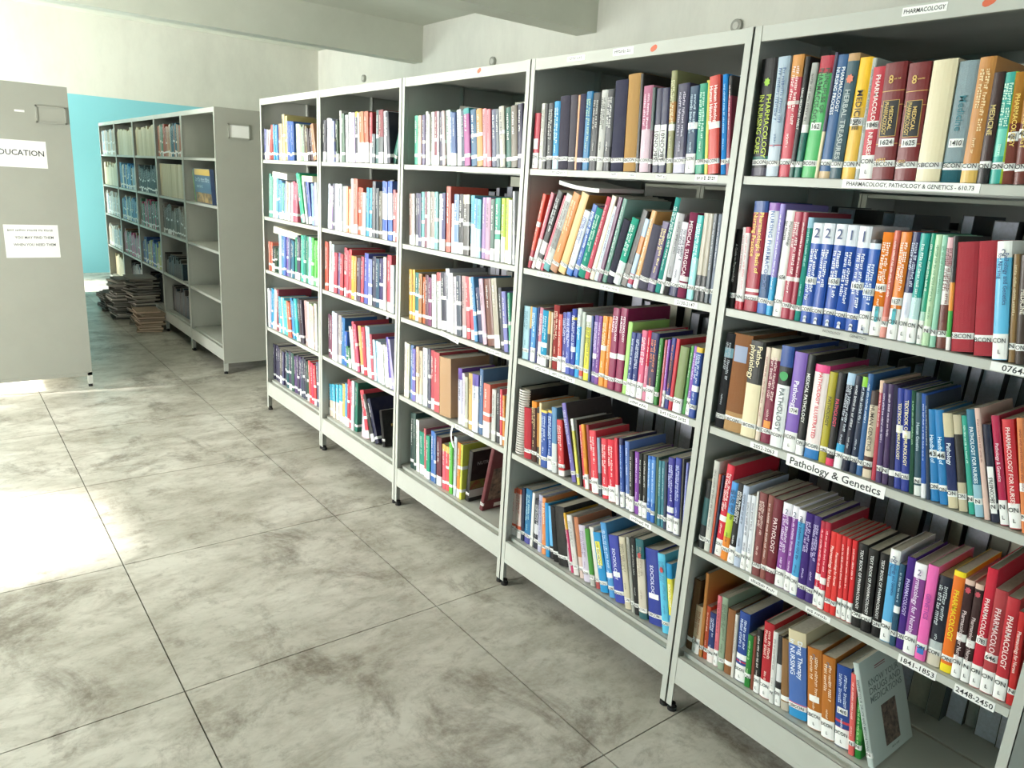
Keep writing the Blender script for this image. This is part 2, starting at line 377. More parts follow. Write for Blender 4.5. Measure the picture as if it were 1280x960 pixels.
notice(le,'notice',-1.330+dx,-1.022+dx,.930,1.146,[('~',-1.31+dx,-1.05+dx,1.104,.012),('YOU MAY FIND THEM',-1.272+dx,-1.052+dx,1.055,.016),('WHEN YOU NEED THEM',-1.283+dx,-1.043+dx,1.008,.016)])
def holder(parent,x0,x1,z0,z1,card):
    mb=MB(); b=.009; z0,z1=z0,z1
    mb.box(x0,x1,-.014,0,z0,z0+b); mb.box(x0,x1,-.014,0,z1-b,z1); mb.box(x0,x0+b,-.014,0,z0,z1); mb.box(x1-b,x1,-.014,0,z0,z1)
    h=mb.build('card_holder',STEELD,parent)
    mb=MB(); mb.box(x0+b,x1-b,-.0075,-.0004,z0+b,z1-b); mb.build('card',WHITEP if card else STEELD,h)
holder(le,.415,.585,1.80,1.905,False)
mb=MB(); mb.box(.0,.57,-.003,-.001,.108,H); mb.build('end_panel',STEELD,FAR[0])  # faces away from the windows; that shade is put into the darker colour
mb=MB(); mb.box(.0,.57,-.006,.0,.086,.108); mb.build('end_rail',STEELD,FAR[0])
holder(FAR[0],.095,.255,1.80,1.905,True)
mb=MB(); mb.box(.30,.355,-.0006,0,1.855,1.868); mb.build('paper_strip',WHITEP,le)

# ------------------------------------------------------------------ books
ROWS={'A1':[[-0.0357, 0.0462, 0.2851, 0.047, '1d1b20', '0-.07:4a4656,.12-.17:2f6a60', 'PHARMACOLOGY/IN NURSING CARE', 'b5c832', 'dot=9ac832'],
[-0.0834, 0.0332, 0.2849, 0.038, 'a4b6c4', '.26-.27:b04858,0-.26:b8c4d0', '~', '3a5a86', ''],
[-0.1177, 0.0311, 0.2864, 0.027, 'c14a58', '.82-1:cf8f4a,.6-.63:e6d8d4', '~', 'f0dcd8', ''],
[-0.1498, 0.0128, 0.2796, 0.008, '17171a', '0-.1:2a5a50', 'USING MEDICINES WISELY', 'd8d8d4', ''],
[-0.1636, 0.0164, 0.2639, -0.013, 'a9aaa4', '0-.4:1f6a5c,.4-.47:e4e4e0', '~', '2a2a2c', ''],
[-0.181, 0.0367, 0.2776, -0.017, '54b46a', '.86-1:b03444', 'PRINCIPLES OF/PHARMACOLOGY', '1c3a26', 'n=162@.43'],
[-0.2183, 0.0081, 0.2827, -0.011, '3b3550', '0-.38:d6c7a4', '', '', ''],
[-0.2275, 0.0291, 0.2769, -0.005, '2f5a8a', '0-.06:c9ad84', 'PHARMACOLOGY/NURSING PROCESS', 'e6ecf0', ''],
[-0.2576, 0.0276, 0.2767, 0.001, '3f5a64', '.94-1:b89468', 'HERBAL TREASURES', 'b0bcbc', 'dot=d8785c'],
[-0.287, 0.0313, 0.2658, 0.01, 'e3b548', '.6-1:f0bc28', 'MEDICINE', '2a2418', 'n=1916@.48'],
[-0.3192, 0.0114, 0.2632, 0.022, 'a8aeaa', '', '~', '606464', ''],
[-0.3316, 0.0315, 0.2427, 0.039, 'bd3644', '', 'PHARMACOLOGY NURSES', 'f2e4e0', 'n=1845@.49 L'],
[-0.3626, 0.0481, 0.2479, 0.053, '722628', '.64-.645:d8b060,.31-.315:d8b060,.76-.765:d8b060', '', '', 'panel=MEDICAL/PHARMACOLOGY n=1624@.325 eight'],
[-0.4142, 0.0454, 0.2438, 0.05, '742829', '.64-.645:d8b060,.31-.315:d8b060,.76-.765:d8b060', '', '', 'panel=MEDICAL/PHARMACOLOGY n=1625@.325 eight'],
[-0.4609, 0.049, 0.2455, 0.037, 'dacfae', '', '', '7a6a4a', ''],
[-0.5111, 0.0397, 0.2399, 0.032, '8a9ca2', '0-.17:1d5762', 'Medicine', '2c7480', 'n=1410@.33'],
[-0.5523, 0.0307, 0.2439, 0.039, 'bd8242', '0-.1:d6b05a', '~', 'e8d0a0', ''],
[-0.5842, 0.0206, 0.2136, 0.051, '382220', '0-.2:1c1a1c', 'MEDICINE', 'd8c07c', ''],
[-0.606, 0.0242, 0.2124, 0.067, '38a497', '.25-.5:6cc8b4', '~', 'd0f0e0', 'edge=b4d23c'],
[-0.6314, 0.0193, 0.2112, 0.084, 'a06c1e', '0-.55:6a3024', 'PHARMACOLOGY', 'e8c860', 'n=4061@.43'],
[-0.6519, 0.0204, 0.2104, 0.102, 'a56e1e', '0-.55:6a3024', 'PHARMACOLOGY', 'e8c860', 'n=406@.46']],
'A2':[[-0.0247, 0.0153, 0.2113, 0.034, '1a1819', '', 'A Guide to Pharmacology', 'e8e4e4', ''],
[-0.0411, 0.0126, 0.2174, 0.036, 'e2dada', '0-.1:b82436', '~', 'b04858', ''],
[-0.0548, 0.0144, 0.219, 0.04, 'e4dcdc', '0-.1:b82436,.93-1:c8384c', '~', 'c05868', ''],
[-0.0704, 0.0407, 0.2871, 0.038, '9e1f36', '.9-1:2c4c8c,.18-.21:e8dcd8', 'Pharmacologic Basis of/Nursing Practice', 'f0d060', ''],
[-0.1122, 0.0303, 0.2849, 0.028, 'dfe4ea', '.93-1:8c5cae,0-.36:1f4a78,0-.1:3c6cb0', 'NURSING PHARMACOLOGY', '4a68a0', ''],
[-0.1436, 0.0153, 0.2838, 0.017, '8c7ec4', '0-.35:2a9ccc', '~', 'e0e4f4', ''],
[-0.1599, 0.0261, 0.2694, 0.012, 'e6e4e0', '', 'Pharmacology/for Nurses', '2a2a2c', 'n=1654@.38 L'],
[-0.1871, 0.0226, 0.2674, 0.015, 'a6344a', '.36-.4:e8dcd8', '~', 'f0dcdc', ''],
[-0.2106, 0.014, 0.2675, 0.02, '9c3044', '.36-.4:e8dcd8', '~', 'f0dcdc', ''],
[-0.2257, 0.0151, 0.2561, 0.019, '1d877c', '.9-1:9cc4d8', '~', 'a8dcd4', ''],
[-0.2431, 0.0281, 0.2444, 0.018, '1e4ca4', '.8-1:e4e8f0', '', 'e8eef6', 'two=2 n=1631@.43'],
[-0.2722, 0.0279, 0.2457, 0.022, '1e4ca4', '.8-1:e4e8f0', '', 'e8eef6', 'two=2'],
[-0.3019, 0.0291, 0.2462, 0.027, '1e4ca4', '.8-1:e4e8f0', '', 'e8eef6', 'two=2 n=1636@.45'],
[-0.3321, 0.0276, 0.246, 0.029, '1e4ca4', '.8-1:e0e6f0', '', 'e8eef6', 'two=1'],
[-0.3611, 0.0303, 0.2455, 0.03, '1e4ca4', '.8-1:e4e8f0', '', 'e8eef6', 'two=1 n=1620@.44'],
[-0.3923, 0.0255, 0.2181, 0.034, '1f56ac', '.9-1:d0dcec,.96-1:202024', '', 'd8e4f4', 'two= n=1633@.45 L'],
[-0.4197, 0.0257, 0.2367, 0.04, 'e07c1e', '0-.29:f0eeea', '~', 'f4e8d8', 'n=1641@.47 pill L'],
[-0.4469, 0.0136, 0.2423, 0.042, 'c25e4c', '0-.2:d88c80', '~', 'f4d8d0', ''],
[-0.462, 0.0227, 0.2404, 0.041, 'e07c1e', '0-.29:f0eeea', '~', 'f4e8d8', 'n=1637@.36 pill L'],
[-0.4861, 0.0205, 0.2424, 0.045, '1c2254', '0-.45:d8dce8', '~', 'c8d0e8', 'L'],
[-0.5081, 0.0189, 0.2414, 0.053, '1a9890', '0-.42:b8d8d8', '~', 'd8f0ec', 'L'],
[-0.5284, 0.0122, 0.243, 0.061, '21a07e', '0-.3:b0d8c8', '~', 'd8f0e4', 'L'],
[-0.5424, 0.0144, 0.2416, 0.067, 'b2d2aa', '', '~', '3a7a58', ''],
[-0.5582, 0.0122, 0.2414, 0.08, '88c0a6', '', '~', '3a7a58', ''],
[-0.5719, 0.02, 0.2379, 0.104, 'd8a8b0', '0-.4:6c3a30,.4-.75:d8d4d0', '~', '6a2a30', ''],
[-0.5937, 0.0087, 0.2425, 0.13, '1e1c1c', '.35-.6:e08c28,.12-.35:3ca040,0-.12:e8e4e0', '', '', ''],
[-0.6043, 0.0427, 0.231, 0.149, 'a4343e', '', '', '', 'cloth'],
[-0.6491, 0.0359, 0.2374, 0.159, 'a4343e', '', '', '', 'cloth'],
[-0.6865, 0.0264, 0.2408, 0.161, '5cb4dc', '.86-1:f0f0ec', 'Pathology and Genetics/for Nursing', '2a4a7a', 'L num2'],
[-0.7146, 0.0126, 0.2181, 0.158, '86683c', '', '~', 'd8c89c', ''],
[-0.7283, 0.0176, 0.2177, 0.154, '38281f', '', 'MEDICINE', 'e0d8c8', '']],
'A3':[[-0.0311, 0.0293, 0.2714, -0.0, '14171c', '.75-.85:7ca8b8', '~', 'a8b0b8', ''],
[-0.0586, 0.0609, 0.2755, 0.019, '885834', '0-.2:b08a5c', '', '', 'sticker=8c98b4@.8 cloth'],
[-0.1196, 0.0449, 0.2673, 0.027, 'dfd3b0', '.56-1:1e1c1b', 'Patho-/physiology', 'e4d8b0', 'top'],
[-0.1662, 0.0144, 0.2567, 0.025, 'd9c6b4', '', '~', '9a4a50', ''],
[-0.1812, 0.0305, 0.2582, 0.026, '7a1e3c', '.88-1:d0c4ac', '~', 'e8c8c8', 'sticker=e09038@.2'],
[-0.214, 0.0355, 0.2721, 0.031, 'e4e6e6', '.62-.8:121414,.8-1:23468c', 'PATHOLOGY', '5a6468', 'brain'],
[-0.2517, 0.0355, 0.2634, 0.031, '7e5eb2', '0-.15:eceaf0', 'Pathology', 'eee8f6', 'n=1714@.42 L'],
[-0.2889, 0.0196, 0.2636, 0.03, '161517', '0-.1:ececec', 'MEDICAL PATHOLOGY', 'e4e4e0', ''],
[-0.3116, 0.0387, 0.244, 0.037, 'eee0de', '.92-1:e04484,0-.1:2676b8', 'PATHOLOGY ILLUSTRATED', 'd0344c', ''],
[-0.3533, 0.02, 0.2337, 0.042, 'a89c24', '', 'PATHOLOGY', '3c3814', ''],
[-0.3744, 0.0187, 0.2375, 0.033, '171517', '0-.08:d83c64', 'PATHOLOGY', 'd83456', ''],
[-0.3942, 0.0203, 0.2418, 0.019, '181d30', '.88-1:a8c4dc,.14-.26:2c9ccc,0-.14:ececec', '~', 'c8d0dc', ''],
[-0.4155, 0.0172, 0.2396, 0.024, '1a1f34', '', '~', 'd0d4dc', ''],
[-0.4342, 0.0182, 0.2403, 0.044, '1c2a44', '.9-1:8cc83c', '~', 'c0ccd8', ''],
[-0.453, 0.014, 0.2509, 0.065, '2c5c90', '', '~', 'd4e0ec', ''],
[-0.4681, 0.0208, 0.2129, 0.082, 'd6c6ae', '.84-1:3a2620,.1-.25:4a2a24', 'HUMAN GENETICS', '3a2a24', ''],
[-0.4904, 0.011, 0.2424, 0.098, 'b03648', '.88-1:d8b8a0', '~', 'f0d0d0', ''],
[-0.503, 0.0127, 0.2382, 0.111, '473260', '', '~', 'd8c8e0', ''],
[-0.5168, 0.0133, 0.2394, 0.122, '432e58', '', '~', 'd8c8e0', ''],
[-0.5313, 0.014, 0.2399, 0.137, '292740', '', '', '', 'cloth'],
[-0.5464, 0.015, 0.2364, 0.15, '23348a', '', 'TEXTBOOK OF IMMUNOLOGY', 'f0e4b0', 'n=@.6'],
[-0.5627, 0.0173, 0.2374, 0.16, '23348a', '', 'TEXTBOOK OF IMMUNOLOGY', 'f0e4b0', 'n=@.56'],
[-0.5812, 0.01, 0.2389, 0.166, '1e4a38', '', '~', 'a0d0a8', ''],
[-0.5924, 0.0152, 0.2376, 0.174, '264856', '0-.1:d8dcd8', 'Human Genetics', 'b8ccd4', ''],
[-0.6088, 0.0105, 0.2388, 0.189, '2e58a6', '0-.14:e8e8ec', '~', 'c8d4ec', ''],
[-0.6205, 0.0073, 0.2367, 0.211, '28384e', '', '~', 'b0bcc8', ''],
[-0.629, 0.0186, 0.208, 0.235, '1e76b2', '', 'Handbook of', 'd8ecf8', 'n=43@.52'],
[-0.6495, 0.0182, 0.2119, 0.25, '1e76b2', '', 'Handbook of', 'd8ecf8', 'n=46@.52'],
[-0.6694, 0.0193, 0.2104, 0.257, 'cec3a2', '.15-.75:24305c', 'Pathology', 'e4ecf4', ''],
[-0.6907, 0.0168, 0.2122, 0.265, 'bcb296', '.3-.8:2c2a26', '', '', ''],
[-0.7098, 0.0118, 0.2154, 0.274, '2d9e8a', '', '~', 'c8ece0', ''],
[-0.7234, 0.0162, 0.233, 0.281, '2c6c8a', '0-.3:90b8c8', 'PATHOLOGY FOR NURSES', 'e0ecf0', ''],
[-0.7416, 0.0104, 0.2399, 0.285, 'd8b8ac', '', '~', '7a4a48', ''],
[-0.7545, 0.0146, 0.209, 0.286, '1d2036', '', '', '', 'vert=SBCON0765'],
[-0.7717, 0.0147, 0.2325, 0.282, 'ae1e48', '', 'Pathology & Genetics', 'f0d8e0', 'L'],
[-0.7891, 0.0213, 0.2296, 0.27, 'c6303a', '', 'PHARMACOLOGY FOR NURSES', 'f4e0dc', 'L'],
[-0.8128, 0.0123, 0.2395, 0.248, 'd67e4a', '', '~', '7a2c20', 'n=@.4']],
'A4':[[-0.0308, 0.0218, 0.2149, -0.0, '141a1c', '.35-.75:2c5a5c', '', '', ''],
[-0.0545, 0.019, 0.2819, 0.02, 'c4c4bc', '', '~', '70706c', ''],
[-0.0741, 0.0073, 0.2455, 0.019, 'c4533a', '', '', '', ''],
[-0.082, 0.006, 0.2474, 0.001, '28304c', '', '', '', ''],
[-0.0869, 0.0246, 0.2844, -0.013, 'ce273c', '', '~', 'f4e0e0', 'n=@.42 L'],
[-0.1132, 0.0229, 0.2414, -0.014, '4a90d0', '.3-.6:b4c83c,0-.3:dc8430', '~', '2a2a2c', ''],
[-0.1379, 0.0214, 0.2454, 0.001, '17171a', '', '~', 'e0e0e0', 'L'],
[-0.1611, 0.0193, 0.2447, 0.03, 'b0bcd0', '', '~', '5a6478', ''],
[-0.1816, 0.0157, 0.2222, 0.058, 'd8dae2', '', '~', '3c4454', 'L'],
[-0.1984, 0.0144, 0.2244, 0.068, 'dcdee4', '', '~', '3c4454', 'L'],
[-0.214, 0.006, 0.2418, 0.061, 'dcdcd8', '', '', '', ''],
[-0.2195, 0.0239, 0.2434, 0.051, '7a4040', '', '~', 'e4ccc4', ''],
[-0.2445, 0.0171, 0.2446, 0.048, '885048', '', '~', 'e8d4cc', ''],
[-0.2628, 0.0263, 0.2428, 0.049, '68192a', '', 'PATHOLOGY', 'e8d0d0', ''],
[-0.2912, 0.0267, 0.2415, 0.051, '884898', '.86-1:ece8f0', '~', 'e8d8f0', 'num2 L'],
[-0.3196, 0.0176, 0.2427, 0.051, '884898', '.86-1:ece8f0', '~', 'e8d8f0', 'num2 L'],
[-0.3389, 0.0198, 0.2401, 0.049, '4a9ed0', '.86-1:ece8f0', '~', '1e3c6c', 'num2 L'],
[-0.3598, 0.022, 0.2399, 0.051, '3a226e', '', '~', 'c8bce8', ''],
[-0.3829, 0.0215, 0.2398, 0.06, '3a226e', '', '~', 'c8bce8', ''],
[-0.406, 0.0145, 0.2335, 0.071, 'c61f3c', '.92-1:a82038', '~', 'f0d0d4', 'n=@.35 L'],
[-0.4217, 0.0148, 0.237, 0.075, 'c61f3c', '.92-1:a82038', '~', 'f0d0d4', 'n=@.33 L'],
[-0.4378, 0.0171, 0.2183, 0.079, 'd63230', '', 'Pharmacology for Nurses', 'f4e0d8', ''],
[-0.4561, 0.0136, 0.2189, 0.09, 'd63230', '', 'Pharmacology for Nurses', 'f4e0d8', ''],
[-0.4709, 0.0134, 0.2185, 0.102, 'd22c30', '', '~', 'f4e0d8', 'L'],
[-0.4855, 0.0116, 0.2174, 0.106, 'd22c30', '', '~', 'f4e0d8', 'L'],
[-0.4984, 0.0131, 0.218, 0.101, 'd22c30', '', '~', 'f4e0d8', 'L'],
[-0.5126, 0.0238, 0.2182, 0.091, '131214', '', 'TEXT BOOK OF PHARMACOLOGY', 'dcdcdc', 'strip2'],
[-0.5376, 0.0233, 0.2162, 0.081, '131214', '', 'TEXT BOOK OF PHARMACOLOGY', 'dcdcdc', 'strip2'],
[-0.5626, 0.0214, 0.2156, 0.074, '131214', '', 'TEXT BOOK OF PHARMACOLOGY', 'dcdcdc', 'strip2'],
[-0.5852, 0.0229, 0.2363, 0.071, '58a6d6', '.85-1:f0f0ee', 'Pathology and Genetics/for Nursing', '1e3c6c', 'num2 L'],
[-0.6092, 0.0129, 0.209, 0.068, '1e4862', '', '~', 'b8d4e4', 'n=@.45'],
[-0.6232, 0.0179, 0.2334, 0.064, '42227a', '', 'PHARMACOLOGY', 'cabcec', ''],
[-0.6422, 0.0259, 0.2299, 0.06, '884290', '.84-1:f2f0f4', 'Pharmacology for Nursing', 'ecd8f0', 'num2 L'],
[-0.6697, 0.0222, 0.2373, 0.057, 'e666ae', '0-.1:e666ae', 'GENETICS', 'a848a0', 'sticker=3c74c0@.11'],
[-0.693, 0.0288, 0.2206, 0.059, '1d2130', '.55-1:1d2130,0-.14:cfc6b4,.14-.28:b8c0c0', '~', 'c8d0d4', ''],
[-0.7242, 0.0236, 0.2464, 0.065, 'de6e1c', '.95-1:ecd428,0-.08:ecd428', 'PHARMACOLOGY', 'ecd828', ''],
[-0.7493, 0.0185, 0.2376, 0.067, '381f20', '.95-1:d8b8a8', 'Pharmacology for Nurses', 'd8c4c4', 'n=@.42 L dot=c04858'],
[-0.7693, 0.0165, 0.2365, 0.064, '381f20', '.95-1:d8b8a8', 'Pharmacology for Nurses', 'd8c4c4', 'n=@.4 L dot=c04858'],
[-0.7873, 0.0199, 0.2821, 0.064, 'c6273c', '', 'PHARMACOLOGY', 'f4e0e0', 'n=1783@.4 L'],
[-0.8091, 0.0242, 0.2431, 0.069, 'a8383e', '', 'PHARMACOLOGY', 'f0d8d8', 'n=646@.35 L'],
[-0.8352, 0.0236, 0.2372, 0.077, 'b62833', '', 'PHARMACOLOGY', 'f4e0dc', 'L'],
[-0.861, 0.0147, 0.2147, 0.089, 'be2829', '', 'Pharmacology for Nurses', 'f4e0d8', '']],
'A5':[[-0.0111, 0.0249, 0.2421, 0.004, '6a4a2c', '', '', '', 'cloth'],
[-0.0372, 0.0264, 0.1633, 0.035, 'd4bc9c', '.85-1:d4bc9c', '~', 'a86a48', 'L'],
[-0.0656, 0.0111, 0.2818, 0.053, 'b6783a', '', '', '', ''],
[-0.0779, 0.0155, 0.1765, 0.061, 'b4482a', '', '~', 'f0d0b8', ''],
[-0.0946, 0.0228, 0.1651, 0.071, '24346a', '0-.3:e8dcd8', '~', 'c8d0e8', ''],
[-0.1194, 0.015, 0.2307, 0.08, 'd66e7a', '', '~', '7a2c3c', 'L'],
[-0.1369, 0.0203, 0.2368, 0.08, '8c9e86', '', '~', '5a6a58', ''],
[-0.1586, 0.0255, 0.2095, 0.076, '885a36', '', '', '', 'cloth'],
[-0.1853, 0.0096, 0.2034, 0.073, 'd0ccc4', '', '~', '5a5a5a', ''],
[-0.1961, 0.0347, 0.2204, 0.07, '22428a', '.1-.24:c03848,.28-.3:c03848', '~', 'd0dcf0', 'n=@.36 L'],
[-0.2327, 0.0179, 0.1655, 0.075, '1e782c', '', '~', 'b8e0a8', ''],
[-0.253, 0.0102, 0.1686, 0.088, '7a4030', '', '', '', ''],
[-0.2644, 0.018, 0.1996, 0.094, '181718', '', '~', 'e0dcd8', 'L'],
[-0.2842, 0.0315, 0.2318, 0.09, 'ae252e', '', '~', 'f0d4c8', 'L'],
[-0.317, 0.0152, 0.2191, 0.094, 'd4d4d0', '', '~', '707070', ''],
[-0.3334, 0.0176, 0.2141, 0.121, '2c2c2e', '.35-.6:d8d8d8', '', '', 'L'],
[-0.3533, 0.0245, 0.2124, 0.16, '86633e', '0-.12:b8b0a0', '', '', 'cloth'],
[-0.3804, 0.0522, 0.2518, 0.18, '4668aa', '.84-1:cbbf9e,.12-.17:c86c88,0-.1:2c8cc4', 'Drug Therapy/in NURSING', 'e4ecf8', ''],
[-0.4369, 0.0404, 0.2304, 0.174, 'ae6822', '', '~', 'f0dcc0', 'n=@.38 num2 L'],
[-0.479, 0.0355, 0.2324, 0.159, 'ae6822', '', '~', 'f0dcc0', 'num2 L'],
[-0.516, 0.0391, 0.2269, 0.148, '1e428a', '.12-.24:c83848,.3-.33:c83848', '~', 'c8d4ec', 'n=1410@.45 L'],
[-0.557, 0.0143, 0.226, 0.144, 'd65e5a', '', '~', 'f4dcd8', ''],
[-0.5725, 0.0155, 0.1673, 0.143, '1e782c', '.3-.5:4a9a44', '~', 'b8e0a8', ''],
[-0.6109, 0.0151, 0.269, 0.334, 'b9c4c0', '', 'KNOW YOUR DRUGS AND MEDICATIONS', '5a6664', 'know']],
'B1':[[0.8771, 0.0309, 0.1853, 0.011, 'b63e4e', '', '', 'e8d8d8', 'vert=127? L'],
[0.8449, 0.0214, 0.2167, 0.013, 'cdccc2', '', '~', '8a8a84', ''],
[0.8223, 0.0198, 0.2145, 0.025, '1b1b1d', '', '', '', ''],
[0.8012, 0.0301, 0.2153, 0.039, '28282c', '', '~', 'c0c0bc', ''],
[0.7698, 0.0296, 0.22, 0.046, '1e8abe', '0-.14:c4dae6', '~', 'c8e8f4', ''],
[0.739, 0.0475, 0.2346, 0.048, '3b3847', '', '', '', 'cloth'],
[0.6902, 0.0334, 0.2355, 0.041, '534f58', '', '', '', 'cloth'],
[0.6556, 0.0104, 0.2344, 0.029, 'd49e76', '', '', '', ''],
[0.644, 0.0274, 0.2361, 0.024, '3a364e', '', '', '', 'cloth'],
[0.6154, 0.0297, 0.2421, 0.021, '196c9c', '', '~', 'a0c8a0', ''],
[0.5845, 0.0357, 0.2366, 0.014, '1b1c20', '', '~', 'b0b0ac', ''],
[0.5472, 0.0274, 0.243, 0.013, 'c6c6c2', '', '~', '303234', ''],
[0.5187, 0.0305, 0.2437, 0.023, '282a2e', '.3-.9:4a4c50', '~', 'd0d0cc', ''],
[0.4844, 0.0522, 0.2669, 0.038, '323248', '', '', '', 'cloth'],
[0.4311, 0.0541, 0.2811, 0.05, 'ad8752', '', '', '', 'cloth'],
[0.3772, 0.0124, 0.2802, 0.053, '221f1d', '', '', '', ''],
[0.3636, 0.0374, 0.2445, 0.052, 'b87890', '0-.5:dcc4d0', '~', 'f0dce8', ''],
[0.3252, 0.0129, 0.2382, 0.055, '46283a', '.5-1:3a4a48', '', '', ''],
[0.3112, 0.0265, 0.2351, 0.061, '2a2a46', '', '', '3a3a50', 'vert=SBCON01'],
[0.2836, 0.0282, 0.234, 0.07, '2e2e4c', '', '', '3a3a50', 'vert=SBCON01'],
[0.2543, 0.0214, 0.2791, 0.07, '86865c', '.5-.7:ae783a', '~', 'e0e0b8', 'n=@.45'],
[0.226, 0.0407, 0.2414, 0.06, '312e4c', '.0-.18:b8b4c8', '~', 'b8b4c8', ''],
[0.1821, 0.0329, 0.2326, 0.061, '1d3d5a', '', '~', 'a8c4d4', 'n=@.55 L'],
[0.1461, 0.0291, 0.2377, 0.085, '148e6e', '', '~', 'b8e4d4', ''],
[0.1158, 0.0126, 0.2467, 0.115, 'c6be3e', '', '', '', ''],
[0.1022, 0.0346, 0.2555, 0.131, 'c6453c', '', 'Human Histology/Human Histology', 'f4e4e0', 'n=@.5'],
[0.0593, 0.0162, 0.2578, 0.13, '1e7ec6', '', '~', 'b4dcf0', ''],
[0.042, 0.0115, 0.2532, 0.12, '8a2e48', '.8-1:1c1a1c', '~', 'f0d8dc', '']],
'B2':[[0.865, 0.0181, 0.2705, -0.229, 'd64832', '0-.25:a03042', '~', 'f0d0c8', 'n=@.6'],
[0.8452, 0.0175, 0.2815, -0.295, 'c46c7a', '0-.4:dcd4d4', '~', 'f0e0e0', ''],
[0.8256, 0.0282, 0.2908, -0.342, '1c1c1c', '0-.36:d6d2d2,.12-.2:3a3a3c', '~', 'dcdcdc', ''],
[0.7942, 0.014, 0.2794, -0.364, 'd6586a', '', '', '', ''],
[0.7778, 0.0332, 0.2827, -0.358, 'b6bab6', '0-.1:3c8c90,.3-.55:7a7e7c', '~', '5a3038', ''],
[0.7389, 0.0366, 0.2854, -0.338, 'ce7e2e', '.0-.12:a87450', '~', 'f0d8b0', ''],
[0.6972, 0.0358, 0.2866, -0.322, 'deb676', '', '', 'f4e4c4', 'board=b88840'],
[0.6515, 0.0279, 0.2286, -0.305, 'dce2e8', '0-.1:2a6ac0', '~', '2a4a9a', ''],
[0.6208, 0.0229, 0.2506, -0.287, '2256a6', '', '~', 'd8e4f4', ''],
[0.5947, 0.0312, 0.2383, -0.275, '1e8a76', '', '~', 'c8ece0', ''],
[0.5598, 0.0187, 0.2784, -0.269, 'c65668', '', '~', 'f4d8d8', ''],
[0.5392, 0.0208, 0.2819, -0.262, 'd6cab6', '', '', '', ''],
[0.5166, 0.0181, 0.2487, -0.251, 'bccdd6', '', '~', '5a3c78', ''],
[0.4966, 0.0171, 0.2779, -0.232, '68405e', '', '', '', ''],
[0.4779, 0.0186, 0.2738, -0.227, '487e6e', '', '~', 'c8e0d8', 'board=9cbab4'],
[0.4556, 0.0273, 0.2094, -0.246, '2a2a3c', '', '', '', 'cloth'],
[0.4262, 0.0286, 0.2171, -0.264, '289a82', '0-.35:dce4e4', '~', 'e0f0ec', ''],
[0.3937, 0.0261, 0.2444, -0.257, '21201e', '0-.3:6a6460', '', '', ''],
[0.365, 0.0186, 0.2183, -0.23, 'a6bed6', '.5-.75:d08040,.05-.2:b03050', '', '', ''],
[0.3437, 0.0199, 0.2433, -0.203, 'd69e5e', '0-.12:eceae6', '~', 'f4e8d0', ''],
[0.3208, 0.0383, 0.1994, -0.181, '4a4858', '', '', '', 'cloth'],
[0.2798, 0.0284, 0.2122, -0.162, '483664', '', '~', 'e0c888', ''],
[0.2498, 0.0201, 0.2841, -0.143, '288a82', '', '~', 'e0f0f0', 'board=aeb0b0'],
[0.2278, 0.0122, 0.2417, -0.128, 'd6dad6', '', '', '', ''],
[0.213, 0.0194, 0.239, -0.112, 'b4b4b8', '0-.22:1c1c20', '~', '3a3a40', ''],
[0.192, 0.0307, 0.2155, -0.084, 'c6c6ce', '0-.16:262850', '~', '3a3a50', ''],
[0.1588, 0.0283, 0.2444, -0.05, '782246', '.2-.26:ece4e4', 'MEDICAL SURGICAL', 'ecd4dc', ''],
[0.1255, 0.0226, 0.2383, -0.023, '3eb6b2', '0-.5:9cdcdc', '~', 'd8f4f4', ''],
[0.1006, 0.0205, 0.246, -0.004, 'b4ac9c', '0-.3:3a3a3c', '', '', ''],
[0.0791, 0.0173, 0.2455, 0.01, 'a49c8c', '0-.3:3a3a3c', '', '', ''],
[0.0608, 0.0138, 0.2464, 0.017, '585e66', '', '~', 'c0c8d0', ''],
[0.046, 0.0132, 0.2461, 0.018, '868e9e', '', '~', 'd8dce4', '']],
'B3':[[0.8667, 0.0364, 0.2003, 0.036, '9cc2ce', '', '~', '4a7a8c', ''],
[0.829, 0.0106, 0.2026, 0.032, '1e387e', '.6-1:d0a860', '', '', ''],
[0.8171, 0.0258, 0.2028, 0.023, '488ec6', '', '~', 'd8e8f4', 'L'],
[0.79, 0.0083, 0.2075, 0.011, '2a326e', '', '', '', ''],
[0.7804, 0.0205, 0.2078, 0.005, 'be768a', '0-.4:d8d4d8', '~', 'f0e0e4', ''],
[0.7566, 0.0329, 0.2025, 0.013, '1e8eb6', '0-.2:e8ecec', '~', 'c8e8f0', 'n=@.38'],
[0.7225, 0.0146, 0.2033, 0.029, '28282a', '.6-1:c8a060', '', '', ''],
[0.7066, 0.0118, 0.2015, 0.042, 'c6b69e', '', '', '', ''],
[0.6936, 0.0304, 0.2305, 0.054, '8a2a2a', '', '~', 'f0d0b8', ''],
[0.6612, 0.0197, 0.2025, 0.066, 'ce483e', '', '~', 'f4d8d0', 'L'],
[0.6402, 0.022, 0.2119, 0.073, '383a8a', '', '~', 'd0d0ec', 'L'],
[0.617, 0.0223, 0.2175, 0.07, '4858ae', '', '~', 'd8dcf4', ''],
[0.5928, 0.0214, 0.2323, 0.056, '3a4a9e', '.84-.88:e0c830', '~', 'd8dcf4', 'n=@.4'],
[0.5696, 0.0211, 0.2391, 0.04, '1e96ce', '.74-1:b8bcb8', '~', 'd8f0f8', ''],
[0.5467, 0.0173, 0.2308, 0.032, 'aeb6ae', '0-.14:c84838,.0-.04:b0b0b0', '', '', ''],
[0.5276, 0.0258, 0.2225, 0.033, 'ded63a', '.82-1:e8e8e4', '~', '5a6a30', ''],
[0.5006, 0.0098, 0.2246, 0.035, '3a4e7e', '', '', '', ''],
